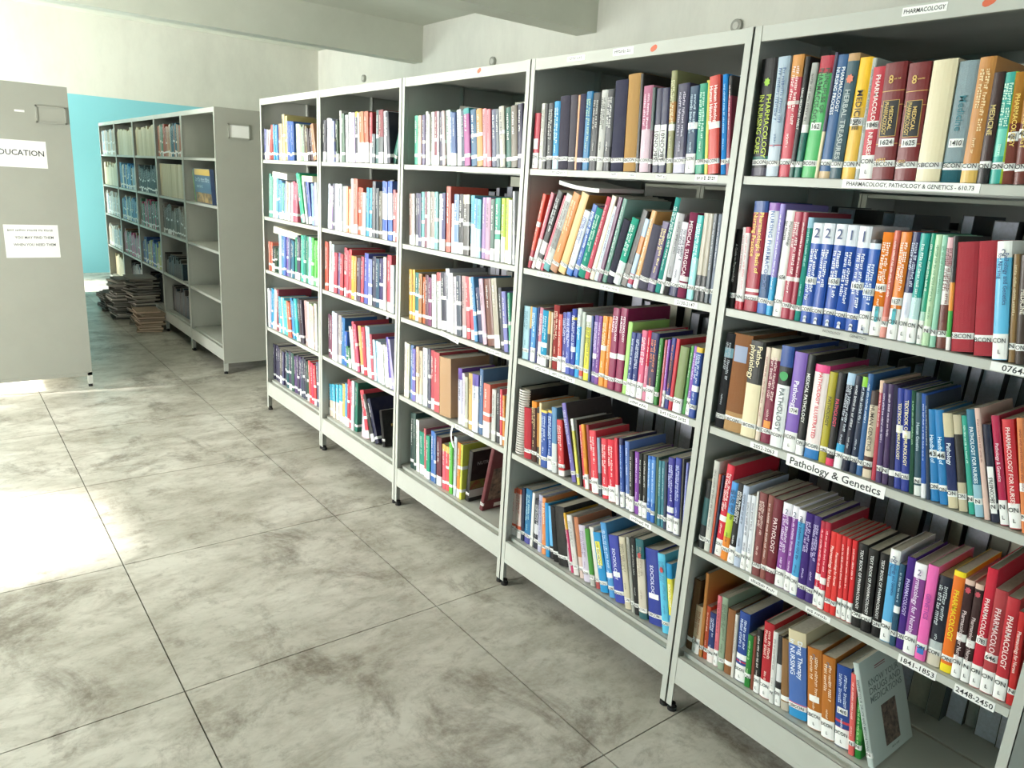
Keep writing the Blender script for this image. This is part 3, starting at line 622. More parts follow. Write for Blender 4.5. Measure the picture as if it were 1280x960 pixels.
[0.4896, 0.0201, 0.2288, 0.033, '583a8e', '.4-.9:8a70b8', '~', 'd8ccec', 'n=@.4'],
[0.4683, 0.0176, 0.2306, 0.026, '783a8e', '', '~', 'e0ccec', ''],
[0.4495, 0.0241, 0.2343, 0.018, 'e68e2e', '', '~', 'f4dcb8', 'n=@.55'],
[0.4243, 0.0171, 0.2366, 0.015, 'de8636', '', '~', 'f4dcb8', ''],
[0.406, 0.0299, 0.269, 0.017, '88224e', '', 'PSYCHOLOGY/NURSING', 'f4e0ea', 'n=@.42'],
[0.375, 0.0304, 0.2738, 0.014, '88224e', '', 'PSYCHOLOGY/NURSING', 'f4e0ea', 'n=@.42'],
[0.3414, 0.0183, 0.2343, 0.005, 'a6d676', '', '', '', ''],
[0.3215, 0.0196, 0.2055, -0.004, '2a3a7e', '', '~', 'd0d8f0', 'L'],
[0.3007, 0.0204, 0.2079, -0.004, '283676', '', '~', 'd0d8f0', 'L'],
[0.2777, 0.0231, 0.2199, 0.007, 'd65a7e', '', '~', 'f8dce8', 'L'],
[0.2526, 0.0153, 0.2228, 0.017, 'd62646', '0-.5:d888a0', '~', 'f8dce0', ''],
[0.2352, 0.0316, 0.2209, 0.017, '22225a', '.2-.7:3a2448', '~', 'd8784c', 'L'],
[0.2011, 0.0148, 0.209, 0.017, '2d782e', '', '~', 'b8e0a8', ''],
[0.1795, 0.0084, 0.2074, 0.019, 'c65e6e', '', '~', 'f0d8dc', ''],
[0.17, 0.0093, 0.2108, 0.015, '9656b6', '', '~', 'ecd8f4', 'L'],
[0.1596, 0.0167, 0.2193, 0.003, '262e7a', '.3-.7:3a2448', '~', 'd8784c', ''],
[0.1419, 0.0137, 0.2202, -0.01, 'be2636', '', '', '', ''],
[0.1258, 0.0321, 0.2023, -0.019, '788856', '0-.22:e4e4e8', '', '', ''],
[0.0922, 0.011, 0.2095, -0.022, '489848', '', '~', 'd0ecc8', ''],
[0.0801, 0.0153, 0.2107, -0.017, '884eae', '', '~', 'e8d8f4', 'L'],
[0.0629, 0.0221, 0.2111, -0.0, '284a9a', '.93-1:e0b838', '~', 'd0dcf0', 'n=@.42']],
'B4':[[0.8135, 0.0425, 0.1988, 0.095, 'a62632', '', '', '', 'cloth'],
[0.7702, 0.029, 0.2339, 0.093, '482a22', '.9-1:d8842c', '~', 'd8b888', ''],
[0.7398, 0.014, 0.2178, 0.094, '1e1a18', '.3-.9:b07a30', '', '', ''],
[0.7244, 0.0132, 0.2387, 0.094, 'd6c29a', '', '', '', ''],
[0.7099, 0.0342, 0.2173, 0.088, '1e4896', '.96-1:d8b850', '~', 'c8d8f0', ''],
[0.6736, 0.0262, 0.226, 0.086, '1e4896', '.96-1:d8b850', '~', 'c8d8f0', 'L'],
[0.6461, 0.0271, 0.2439, 0.112, '4e7ea6', '0-.45:c0c4c4', '', '', ''],
[0.6065, 0.03, 0.207, 0.171, 'be2a2e', '0-.1:e0dcd8', '~', 'f0d4d0', ''],
[0.5331, 0.0213, 0.2843, 0.316, '685ea6', '', '~', 'c8c4e4', 'board=3e3434'],
[0.5052, 0.013, 0.2353, 0.277, 'd6ce5e', '.82-1:e8e8e4', '~', '4a4a30', ''],
[0.4898, 0.0106, 0.2358, 0.247, '28221e', '', '', '', ''],
[0.4771, 0.0135, 0.2211, 0.232, 'c43a48', '', '~', 'f4d8d8', ''],
[0.462, 0.0162, 0.2292, 0.226, 'd68e1e', '', '~', 'a83828', 'L'],
[0.4441, 0.0139, 0.2327, 0.216, '8a2430', '', '', '', ''],
[0.4281, 0.0319, 0.2193, 0.197, 'd63646', '', '~', 'f8dcdc', 'L'],
[0.3943, 0.013, 0.2036, 0.177, '7e96ae', '0-.4:3a4450', '', '', ''],
[0.3771, 0.0274, 0.2077, 0.161, 'd63646', '', '~', 'f8dcdc', 'n=@.1'],
[0.3482, 0.0318, 0.2128, 0.157, 'd63646', '', '~', 'f8dcdc', 'L'],
[0.3149, 0.014, 0.2269, 0.161, 'd63646', '0-.3:e8e4e4', '', '', ''],
[0.2914, 0.0164, 0.2347, 0.162, '2a4a96', '.9-1:2a2850', '~', 'b8ccf0', 'L'],
[0.2726, 0.0189, 0.2292, 0.152, '5a76b6', '', '~', 'd0dcf4', 'L'],
[0.2524, 0.0187, 0.2054, 0.139, '282626', '', '~', 'd0d0cc', 'L'],
[0.2319, 0.0179, 0.2081, 0.129, '7e3e9e', '', '~', 'e4ccf0', ''],
[0.2121, 0.0147, 0.2092, 0.122, '262624', '', '~', 'd8d8d4', 'L'],
[0.1962, 0.0181, 0.2114, 0.116, '262624', '', '~', 'd8d8d4', 'L'],
[0.1764, 0.0143, 0.2134, 0.114, '265eae', '.3-.95:5a90d0', '~', 'd8e8f8', ''],
[0.1609, 0.0167, 0.2165, 0.112, '2e66b6', '.3-.95:5a90d0', '~', 'd8e8f8', ''],
[0.143, 0.0102, 0.22, 0.109, '385846', '', '', '', ''],
[0.1317, 0.0125, 0.2126, 0.108, '3a7a8a', '', '~', 'b8dce0', ''],
[0.118, 0.0119, 0.2156, 0.11, '3a7a8a', '', '~', 'b8dce0', ''],
[0.105, 0.0113, 0.2173, 0.112, '2a364e', '', '', '', ''],
[0.092, 0.0248, 0.2363, 0.111, '322e8a', '.0-.0:322e8a', '~', 'c8c8f0', 'n=@.3 L'],
[0.0655, 0.0212, 0.2445, 0.103, '3e469e', '', '~', 'c8ccf0', 'L'],
[0.0432, 0.0067, 0.2477, 0.088, '4a4a48', '', '', '', ''],
[0.0353, 0.0081, 0.2393, 0.067, '7e86ce', '', '~', 'e0e4f8', '']],
'B5':[[0.9087, 0.0346, 0.201, 0.068, 'c6563a', '.25-.9:d8c4bc,0-.13:d8d4d0', '~', 'b04838', ''],
[0.8729, 0.0339, 0.2101, 0.067, 'c6563a', '.25-.9:d8c4bc,0-.13:d8d4d0', '~', 'b04838', ''],
[0.8377, 0.0177, 0.2245, 0.056, '202e4a', '', '', '', ''],
[0.8187, 0.0362, 0.2293, 0.037, '1e6e9e', '0-.18:4a4a90', '~', 'b8dce0', ''],
[0.7799, 0.0159, 0.2268, 0.025, 'dadad6', '', '', '', ''],
[0.7621, 0.0296, 0.2049, 0.033, '2a2a36', '.3-.5:c8c8cc,.0-.1:1c1c30', '~', 'd0d0d4', ''],
[0.7313, 0.0235, 0.2342, 0.062, 'aeaec6', '', '~', '5a5a8a', ''],
[0.706, 0.0231, 0.2295, 0.104, 'd6864e', '', '~', 'f4e0c8', ''],
[0.6803, 0.0209, 0.2151, 0.145, '1e86be', '', '', '', ''],
[0.6562, 0.0205, 0.2097, 0.182, '68aede', '0-.25:1c1c20', '', '', ''],
[0.6335, 0.0291, 0.2156, 0.208, '151515', '', '', '', ''],
[0.6024, 0.0526, 0.2294, 0.218, '151515', '', '', '', ''],
[0.5457, 0.0121, 0.2271, 0.353, 'c6c2c6', '', '', '', ''],
[0.5316, 0.0136, 0.2249, 0.333, 'b62e5e', '.72-1:d8a83c', '~', 'f4d8e4', ''],
[0.5149, 0.0262, 0.2243, 0.304, 'cecac6', '', '~', '8a8a8a', ''],
[0.4862, 0.022, 0.227, 0.278, 'b67656', '0-.35:d0b8b0', '', '', ''],
[0.4611, 0.033, 0.2086, 0.268, 'c6bece', '', '~', '7a6a8a', ''],
[0.4248, 0.0223, 0.2095, 0.278, '48883a', '0-.2:b0b0a8', '', '', ''],
[0.4004, 0.0225, 0.2232, 0.301, 'd6d2ca', '0-.15:a04848', '', '', ''],
[0.3749, 0.0376, 0.2156, 0.318, '1986be', '.0-.0:1986be', 'SCIENCE', 'f0f0e0', 'vlabel=.45-.85'],
[0.3316, 0.0277, 0.2663, 0.31, '488ec6', '', '~', 'd0e4f4', 'n=@.3'],
[0.2993, 0.0446, 0.2374, 0.286, '323e9a', '', 'SOCIOLOGY', 'dce0f4', 'n=@.42'],
[0.2508, 0.0269, 0.2513, 0.261, 'c6bea6', '', '~', '7a7468', ''],
[0.2218, 0.0139, 0.2622, 0.239, '9e9e96', '', '~', '4a4a48', ''],
[0.2063, 0.0199, 0.269, 0.217, '282828', '', '~', 'b0b0ac', ''],
[0.1847, 0.0345, 0.2744, 0.205, 'c6beae', '.76-1:1e5e66,0-.08:2a5a60', '~', '9a8c7a', 'dot=c04848'],
[0.1461, 0.058, 0.2579, 0.213, '2a3a8e', '', 'SOCIOLOGY', 'dce0f4', 'n=@.38'],
[0.084, 0.0297, 0.2655, 0.222, '56b6d6', '', '~', '4a8ab0', 'dot=d05050'],
[0.051, 0.0213, 0.2469, 0.211, '1988be', '.3-.8:d8d048', 'SOCIOLOGY', 'f0f0e0', '']],
'C1':[[1.7071, 0.0318, 0.2033, 0.05, '2f9a80', ''],
[1.6714, 0.0271, 0.202, 0.045, 'd0b0a0', ''],
[1.6426, 0.0236, 0.2037, 0.045, '6a6080', ''],
[1.6163, 0.0191, 0.218, 0.051, 'e0e0dc', ''],
[1.5956, 0.024, 0.2049, 0.06, 'c8c8c0', ''],
[1.5698, 0.0237, 0.2146, 0.063, 'e0e0dc', ''],
[1.5444, 0.0274, 0.2154, 0.057, '7a3040', ''],
[1.5144, 0.0182, 0.2143, 0.06, 'b8b0b8', ''],
[1.4946, 0.0219, 0.2121, 0.082, '3a3450', ''],
[1.4701, 0.0225, 0.2144, 0.106, 'd0b8b8', ''],
[1.4459, 0.0334, 0.2167, 0.113, 'b8d0c4', ''],
[1.4097, 0.019, 0.2096, 0.105, '6078a0', ''],
[1.389, 0.0217, 0.2057, 0.102, '4a6090', ''],
[1.3657, 0.0303, 0.2163, 0.112, 'd8e0e8', ''],
[1.3337, 0.0245, 0.2121, 0.12, '2a3850', ''],
[1.3066, 0.0378, 0.2183, 0.123, 'a04888', '.9-1:2a9090'],
[1.2666, 0.0402, 0.2128, 0.127, '24587c', ''],
[1.2232, 0.039, 0.2133, 0.122, 'b88848', ''],
[1.1807, 0.0513, 0.213, 0.109, 'd88c94', ''],
[1.1269, 0.0301, 0.2081, 0.106, '5a6078', ''],
[1.0945, 0.0223, 0.2083, 0.118, '606870', ''],
[1.0706, 0.032, 0.2169, 0.124, 'b8b4a8', ''],
[1.0354, 0.0316, 0.2115, 0.119, '1f5c50', ''],
[1.0007, 0.0368, 0.2157, 0.108, '70685c', ''],
[0.9616, 0.0274, 0.2213, 0.09, '33304a', '']],
'C2':[[1.7405, 0.0266, 0.2238, 0.048, '8a6a60', ''],
[1.7121, 0.0252, 0.2248, 0.049, 'd0c8c0', ''],
[1.6841, 0.0511, 0.2288, 0.05, '3c3a50', ''],
[1.6291, 0.0253, 0.2365, 0.046, '58a0a0', ''],
[1.6021, 0.0197, 0.2377, 0.042, '805060', ''],
[1.5808, 0.0247, 0.2386, 0.043, 'c0d0c8', ''],
[1.5544, 0.0347, 0.2398, 0.051, '8a8078', ''],
[1.518, 0.027, 0.2414, 0.052, '68a0a0', ''],
[1.4873, 0.0266, 0.235, 0.045, 'e0e0e0', ''],
[1.4571, 0.0263, 0.239, 0.043, '2a2c68', ''],
[1.4243, 0.0306, 0.2672, 0.047, 'd05848', ''],
[1.39, 0.0244, 0.1994, 0.048, 'e4e0e0', ''],
[1.364, 0.0345, 0.2381, 0.046, '6888b8', ''],
[1.3261, 0.0311, 0.2399, 0.05, '1c1c1e', ''],
[1.2935, 0.042, 0.2396, 0.055, '504c48', '.85-1:c8bca8'],
[1.2433, 0.0753, 0.2389, 0.051, '58b0cc', '0-.5:a8d0e0'],
[1.1638, 0.0243, 0.2356, 0.042, 'a080b0', ''],
[1.138, 0.0316, 0.2368, 0.044, 'b890a8', ''],
[1.1041, 0.026, 0.2315, 0.052, '506a60', ''],
[1.075, 0.033, 0.2376, 0.056, '2a9880', '0-.35:d8e0e0'],
[1.0398, 0.0267, 0.2393, 0.058, 'a8c030', '0-.4:e8e4d8'],
[1.01, 0.0216, 0.2408, 0.06, 'b8c848', ''],
[0.9862, 0.0221, 0.2352, 0.068, 'e0e0d8', ''],
[0.9627, 0.0148, 0.267, 0.089, 'c8c8d0', '']],
'C3':[[1.7246, 0.0238, 0.2282, 0.047, 'c89830', ''],
[1.6991, 0.0235, 0.2305, 0.041, 'd8a840', ''],
[1.6727, 0.0367, 0.2205, 0.034, '206a6a', ''],
[1.6331, 0.057, 0.221, 0.034, 'a87848', ''],
[1.5722, 0.0532, 0.2221, 0.046, '5c3848', ''],
[1.5152, 0.0352, 0.232, 0.068, 'd8dcd8', ''],
[1.4762, 0.0324, 0.2446, 0.087, 'd8d8d4', '.85-1:c85858'],
[1.44, 0.0379, 0.2493, 0.099, '28283c', ''],
[1.3993, 0.0311, 0.27, 0.106, 'b8b8c4', ''],
[1.3644, 0.0492, 0.2567, 0.105, 'd8d8d8', ''],
[1.3125, 0.0356, 0.2523, 0.099, '404858', ''],
[1.2723, 0.0294, 0.2552, 0.105, 'b89898', ''],
[1.2394, 0.0242, 0.2566, 0.135, 'c85860', ''],
[1.2117, 0.0281, 0.258, 0.175, 'c84858', '.5-1:d8c8b0'],
[1.1797, 0.0222, 0.2628, 0.203, '4888b8', ''],
[1.1546, 0.0271, 0.2233, 0.212, '222c58', ''],
[1.1218, 0.0267, 0.263, 0.207, 'c8a8b8', ''],
[1.0912, 0.0431, 0.2664, 0.196, '6a3c30', ''],
[1.0442, 0.0348, 0.2751, 0.192, 'a8a090', ''],
[1.0024, 0.0211, 0.2449, 0.19, '40404c', ''],
[0.9778, 0.0257, 0.2337, 0.176, '7878b8', ''],
[0.9494, 0.0152, 0.233, 0.147, '48a080', '']],
'C4':[[1.7492, 0.0464, 0.2654, 0.021, 'd0c8c0', ''],
[1.6973, 0.0547, 0.2612, 0.029, '5878a8', ''],
[1.6362, 0.051, 0.2663, 0.04, 'c8a890', ''],
[1.5789, 0.0408, 0.2721, 0.048, 'c8ccd4', ''],
[1.534, 0.0215, 0.2764, 0.051, '505064', ''],
[1.5098, 0.0299, 0.2748, 0.056, 'a83848', ''],
[1.4771, 0.0443, 0.2728, 0.062, 'b84850', ''],
[1.4258, 0.0923, 0.2643, 0.064, 'a88460', ''],
[1.2777, 0.0297, 0.2453, 0.068, 'c0c0d8', '.8-1:6040a0'],
[1.2454, 0.0196, 0.2299, 0.074, 'd0c8d8', ''],
[1.2241, 0.0223, 0.2191, 0.074, 'b8b8a8', ''],
[1.2002, 0.0286, 0.2412, 0.065, 'c8a868', ''],
[1.1691, 0.0438, 0.2469, 0.058, 'c8d0e0', '.8-1:5848a0'],
[1.1228, 0.0248, 0.2775, 0.055, '486890', ''],
[1.0937, 0.0458, 0.2255, 0.051, 'd86858', '0-.3:e0d8d4'],
[1.0314, 0.0272, 0.2159, 0.054, 'c0c0bc', ''],
[1.001, 0.0224, 0.2286, 0.069, '303038', ''],
[0.9753, 0.0155, 0.2281, 0.083, 'd04858', ''],
[0.9584, 0.0161, 0.2064, 0.094, 'c88030', '']],
'C5':[[1.7354, 0.0314, 0.2828, 0.026, '1c3834', ''],
[1.701, 0.0188, 0.2869, 0.052, '284840', ''],
[1.6803, 0.0294, 0.2609, 0.066, 'dcdcd8', ''],
[1.6442, 0.0442, 0.2126, 0.07, '128068', ''],
[1.5969, 0.018, 0.2421, 0.067, 'b85860', ''],
[1.5771, 0.0316, 0.2144, 0.058, '129070', ''],
[1.5426, 0.0323, 0.2484, 0.048, '3868b0', ''],
[1.5085, 0.0162, 0.2455, 0.044, '5878a8', ''],
[1.4884, 0.0414, 0.2371, 0.049, '5a1828', ''],
[1.4387, 0.0554, 0.215, 0.058, 'd85868', '.85-1:d8b060'],
[1.3772, 0.0268, 0.2429, 0.056, '58b040', ''],
[1.3477, 0.0234, 0.2795, 0.035, 'b8c0c8', ''],
[1.3216, 0.0231, 0.2616, 0.014, 'd88030', ''],
[1.2968, 0.0168, 0.2605, 0.012, 'c8c850', '']],
'D1':[[2.6807, 0.0369, 0.2115, -0.016, '404048', ''],
[2.6368, 0.0426, 0.2197, -0.006, 'c8ccd8', ''],
[2.592, 0.0574, 0.2153, 0.006, 'a8b4cc', ''],
[2.5294, 0.0484, 0.2108, 0.025, '1c1c20', ''],
[2.4712, 0.026, 0.2516, 0.04, 'b8b8b4', ''],
[2.4412, 0.035, 0.2357, 0.044, '506858', ''],
[2.4011, 0.0344, 0.2282, 0.041, 'c0c0c8', ''],
[2.3646, 0.0652, 0.2388, 0.042, 'e0e0e0', ''],
[2.296, 0.0329, 0.2398, 0.049, '383848', '.9-1:d8c830'],
[2.2583, 0.0215, 0.2347, 0.055, 'd0c0b8', ''],
[2.2348, 0.0456, 0.2376, 0.062, 'a87048', '0-.4:e0dcd8'],
[2.1858, 0.0433, 0.2369, 0.058, 'b86048', '0-.4:e0dcd8'],
[2.1404, 0.0283, 0.2311, 0.031, 'a83840', '0-.4:d8d0cc'],
[2.1102, 0.0331, 0.1341, 0.002, '606870', ''],
[2.0753, 0.0326, 0.2395, -0.0, '406060', ''],
[2.0396, 0.0457, 0.2386, 0.027, '781828', '0-.5:606468'],
[1.9895, 0.0362, 0.2319, 0.07, 'c8c8d0', ''],
[1.9502, 0.0306, 0.227, 0.124, '282838', '']],
'D2':[[2.6282, 0.0578, 0.2364, -0.046, 'c0c8d8', ''],
[2.5665, 0.0345, 0.2382, -0.021, '585868', ''],
[2.5282, 0.0433, 0.2392, -0.003, 'd8dce8', ''],
[2.4812, 0.038, 0.2409, 0.004, 'b0b8c0', ''],
[2.438, 0.0388, 0.2299, 0.002, 'e8e8e4', ''],
[2.3956, 0.0499, 0.2314, -0.003, 'e0a080', ''],
[2.3406, 0.0301, 0.2706, 0.0, 'e8d8d0', ''],
[2.307, 0.0411, 0.2713, 0.01, 'd87060', ''],
[2.261, 0.0529, 0.2313, 0.011, 'd85838', ''],
[2.2046, 0.0367, 0.2086, 0.002, 'd0d8d0', ''],
[2.1632, 0.0536, 0.2345, -0.006, '3890b8', ''],
[2.1023, 0.0326, 0.266, -0.002, '606068', ''],
[2.0665, 0.0617, 0.2353, 0.012, '404850', ''],
[1.9978, 0.0561, 0.2693, 0.031, '4868b8', '.35-.8:d8e0f0,0-.15:e8e8e8'],
[1.9385, 0.0426, 0.2712, 0.042, '4868b8', '.35-.8:d8e0f0'],
[1.8916, 0.0476, 0.2349, 0.042, 'a05058', '']],
'D3':[[2.6746, 0.0551, 0.2668, -0.015, 'e06048', ''],
[2.6156, 0.0523, 0.2732, -0.031, 'd8d8d0', ''],
[2.5496, 0.0414, 0.2192, -0.037, 'b04858', ''],
[2.5043, 0.0344, 0.2236, -0.033, '70608c', ''],
[2.4662, 0.0386, 0.2208, -0.026, 'a84048', ''],
[2.4223, 0.0906, 0.2575, -0.017, 'c84050', ''],
[2.3277, 0.0351, 0.2257, -0.005, 'd8a040', ''],
[2.2891, 0.02, 0.2257, 0.0, 'c88838', ''],
[2.2641, 0.0385, 0.2233, -0.008, '58485c', ''],
[2.2207, 0.0322, 0.2343, -0.019, 'b04858', ''],
[2.185, 0.0415, 0.2546, -0.018, '5058a8', ''],
[2.1401, 0.0408, 0.2303, -0.002, '8088b8', ''],
[2.0946, 0.1062, 0.2471, 0.013, '33324c', ''],
[1.9747, 0.0276, 0.2563, 0.019, 'e0d8d8', ''],
[1.9425, 0.0401, 0.27, 0.023, 'c84858', ''],
[1.898, 0.0368, 0.2272, 0.035, 'c8d0d8', '']],
'D4':[[2.6283, 0.0554, 0.2496, 0.016, '5a2c48', ''],
[2.5656, 0.0641, 0.275, 0.005, 'c0d0e8', ''],
[2.4992, 0.0384, 0.2672, -0.006, 'a09898', ''],
[2.457, 0.0394, 0.2602, -0.007, '2868a0', ''],
[2.4138, 0.0294, 0.1915, 0.002, '2858b0', ''],
[2.3823, 0.0532, 0.1127, 0.143, '2f7858', ''],
[2.3249, 0.0494, 0.229, 0.202, 'd8e0d8', ''],
[2.2702, 0.0487, 0.2651, 0.216, 'c84858', ''],
[2.2152, 0.0339, 0.2516, 0.191, 'd89858', ''],
[2.1786, 0.0364, 0.2518, 0.159, 'c83848', ''],
[2.1383, 0.05, 0.2662, 0.138, 'b8c8e0', ''],
[2.086, 0.0242, 0.2338, 0.13, 'b04858', ''],
[2.0582, 0.051, 0.2107, 0.129, 'c0dce8', ''],
[2.0034, 0.0565, 0.2088, 0.135, 'd8e4e8', ''],
[1.9433, 0.0485, 0.2079, 0.153, 'd8d8d0', ''],
[1.891, 0.023, 0.2558, 0.195, '5848a0', ''],
[1.8653, 0.0246, 0.2484, 0.263, 'a8a0d0', '']],
'D5':[[2.7706, 0.0392, 0.1834, -0.065, '1c1c1e', ''],
[2.7253, 0.0422, 0.1868, -0.06, '404040', ''],
[2.6807, 0.0397, 0.1915, 0.082, '48a8c8', '0-.5:d8c8b8'],
[2.6385, 0.0375, 0.2018, 0.055, '48a8c8', '0-.5:d8c8b8'],
[2.5987, 0.037, 0.2106, 0.036, '48a8c8', '0-.5:d8d0c8'],
[2.5594, 0.0398, 0.2192, 0.022, '48a8c8', '0-.5:d8d0c8'],
[2.5172, 0.0343, 0.2356, 0.007, 'c8a858', ''],
[2.479, 0.0289, 0.2487, -0.008, '5090b8', ''],
[2.4463, 0.0478, 0.2813, -0.02, 'b83848', ''],
[2.3946, 0.0312, 0.2856, -0.027, 'c8d8e0', ''],
[2.3596, 0.0308, 0.2847, -0.031, '1f6a58', ''],
[2.2619, 0.0428, 0.2217, -0.034, 'd8b8c8', ''],
[2.209, 0.0398, 0.2661, 0.293, 'c83848', ''],
[2.1427, 0.0705, 0.2611, 0.45, '1a1a1c', '']],
'E1':[[3.6062, 0.0508, 0.1853, -0.115, '8080a8', ''],
[3.55, 0.0497, 0.181, -0.143, 'c0c8c0', ''],
[3.4949, 0.0654, 0.2067, -0.175, 'a84840', ''],
[3.4193, 0.0751, 0.2066, 0.036, '3898c8', ''],
[3.3353, 0.065, 0.2079, 0.018, 'c89888', ''],
[3.2636, 0.0733, 0.2589, 0.02, 'c8b888', ''],
[3.1838, 0.0904, 0.2186, 0.033, '4860a8', ''],
[3.0586, 0.0516, 0.2014, 0.046, 'c8d0b0', ''],
[3.0027, 0.0578, 0.194, 0.071, 'a0a890', ''],
[2.9388, 0.0474, 0.1935, 0.115, '707068', ''],
[2.8852, 0.0682, 0.1743, 0.174, '3c3434', ''],
[2.8067, 0.0408, 0.1958, 0.241, 'a87858', '']],
'E2':[[3.5309, 0.0571, 0.2659, -0.072, '60a090', ''],
[3.4687, 0.0602, 0.2603, -0.09, 'c8d0d0', ''],
[3.4033, 0.092, 0.241, -0.097, '68a8c0', ''],
[3.3037, 0.0529, 0.217, -0.086, '70b0a0', ''],
[3.2459, 0.078, 0.2292, -0.069, 'd0c0b0', ''],
[3.1612, 0.029, 0.2253, -0.052, 'e0e0e0', ''],
[3.1277, 0.0731, 0.2327, -0.029, 'c05068', ''],
[3.0064, 0.0624, 0.2859, 0.263, '40a090', ''],
[2.9138, 0.0238, 0.2395, 0.243, 'd8e0e0', ''],
[2.8866, 0.0381, 0.2366, 0.2, '4858a0', ''],
[2.8453, 0.0504, 0.2281, 0.074, '80a8d0', ''],
[2.789, 0.0289, 0.2367, 0.074, 'c8d0d8', '']],
'E3':[[3.5439, 0.0538, 0.1849, -0.01, 'c87060', ''],
[3.4872, 0.1139, 0.1599, -0.029, '1c2830', ''],
[3.366, 0.0445, 0.248, -0.029, 'b0c8d0', ''],
[3.3167, 0.0646, 0.2444, -0.028, '5088b0', ''],
[3.2493, 0.0631, 0.2479, -0.043, '7860a0', ''],
[3.1835, 0.0617, 0.2283, -0.054, '3a6080', ''],
[3.117, 0.0311, 0.2482, -0.049, '2f8868', ''],
[3.0833, 0.0559, 0.2654, -0.042, '3c3850', ''],
[3.0249, 0.051, 0.2716, -0.043, '40a080', ''],
[2.9713, 0.0612, 0.2755, -0.048, '2c7c70', ''],
[2.9057, 0.0471, 0.2716, -0.049, 'a0c8d8', ''],
[2.8562, 0.0942, 0.2719, -0.046, '50b050', '0-.2:70c080']],
'E4':[[3.6063, 0.0603, 0.2577, -0.055, 'd8e0e0', ''],
[3.5407, 0.0523, 0.268, -0.07, '3088b0', ''],
[3.4854, 0.0468, 0.2732, -0.078, 'd8c0c0', ''],
[3.4356, 0.0328, 0.2757, -0.051, '7a3040', ''],
[3.3998, 0.0566, 0.2315, 0.035, '48a0b0', ''],
[3.3382, 0.0231, 0.2315, 0.089, 'd8d0a8', ''],
[3.3121, 0.0672, 0.2313, 0.118, '60b0c8', ''],
[3.231, 0.0574, 0.2243, 0.13, 'd06850', ''],
[3.1685, 0.0501, 0.2532, 0.137, '3878b0', ''],
[3.1132, 0.051, 0.2577, 0.139, '40a0a8', ''],
[3.059, 0.0774, 0.2661, 0.128, '284858', ''],
[2.9553, 0.0426, 0.2708, 0.1, 'c09898', ''],
[2.9076, 0.0924, 0.2726, 0.069, 'd8d8cc', ''],
[2.8127, 0.0376, 0.2763, 0.049, 'c8c8c0', '']],
'E5':[[3.6166, 0.0444, 0.2469, -0.067, '3c3a50', ''],
[3.5691, 0.0438, 0.2478, -0.064, '3c3a50', ''],
[3.5223, 0.1133, 0.2357, -0.056, '403c54', ''],
[3.397, 0.0723, 0.2441, -0.03, '3c3a50', ''],
[3.3197, 0.1335, 0.2557, 0.011, '423e56', ''],
[3.1808, 0.0981, 0.257, 0.048, '3c3a50', ''],
[3.074, 0.0905, 0.2659, 0.067, '3c3a50', ''],
[2.9786, 0.1012, 0.2645, 0.068, 'd05050', ''],
[2.8728, 0.0425, 0.2795, 0.06, '54526c', '']]}
NAMED=[('black','151515'),('charcoal','3a3a40'),('grey','808080'),('light grey','b4b4b4'),('white','e2e2e0'),('cream','dcd0b0'),('tan','c09868'),('brown','80583a'),('dark brown','3c2620'),('maroon','742830'),('crimson','a82038'),('red','cc3038'),('salmon','d08878'),('pink','d8708c'),('orange','dc8030'),('yellow','e0c040'),('olive','8a8a40'),('lime','a8d070'),('green','2a8040'),('pale green','a0c8a0'),('teal','2a8c84'),('dark teal','20505c'),('light blue','a0bcd0'),('sky blue','58b0d8'),('blue','2058a8'),('navy','22285a'),('slate','4a5a70'),('indigo','3c3890'),('purple','5a3a88'),('violet','8a50a8'),('lavender','a8a0cc'),('plum','5a2c48')]
def cname(h):
    c=[int(h[i:i+2],16) for i in (0,2,4)]
    return min(NAMED,key=lambda n:sum((a-int(n[1][2*i:2*i+2],16))**2 for i,a in enumerate(c)))[0]
ORD='zeroth first second third fourth fifth sixth seventh eighth ninth tenth eleventh twelfth thirteenth fourteenth fifteenth sixteenth seventeenth eighteenth nineteenth twentieth'.split()
def ordn(n):
    if n<=20: return ORD[n]
    if n==30: return 'thirtieth'
    if n==40: return 'fortieth'
    return ('twenty-','thirty-','forty-')[n//10-2]+ORD[n%10]
SHELFN=['top','second','third','fourth','bottom']; ZS=[1.652,1.303,.963,.582,.213]; XS=[.012,.012,.012,.012,.045]
def parse_bands(b,base):
    segs=[(0,1,base)]
    for q in [q for q in b.split(',') if q]:
        rg,c=q.split(':'); a,z=rg.split('-'); a,z=float(a),float(z)
        if z-a<.002: continue
        new=[]
        for s in segs:
            if s[1]<=a or s[0]>=z: new.append(s); continue
            if s[0]<a: new.append((s[0],a,s[2]))
            if s[1]>z: new.append((z,s[1],s[2]))
        new.append((a,z,c)); segs=sorted(new)
    return segs
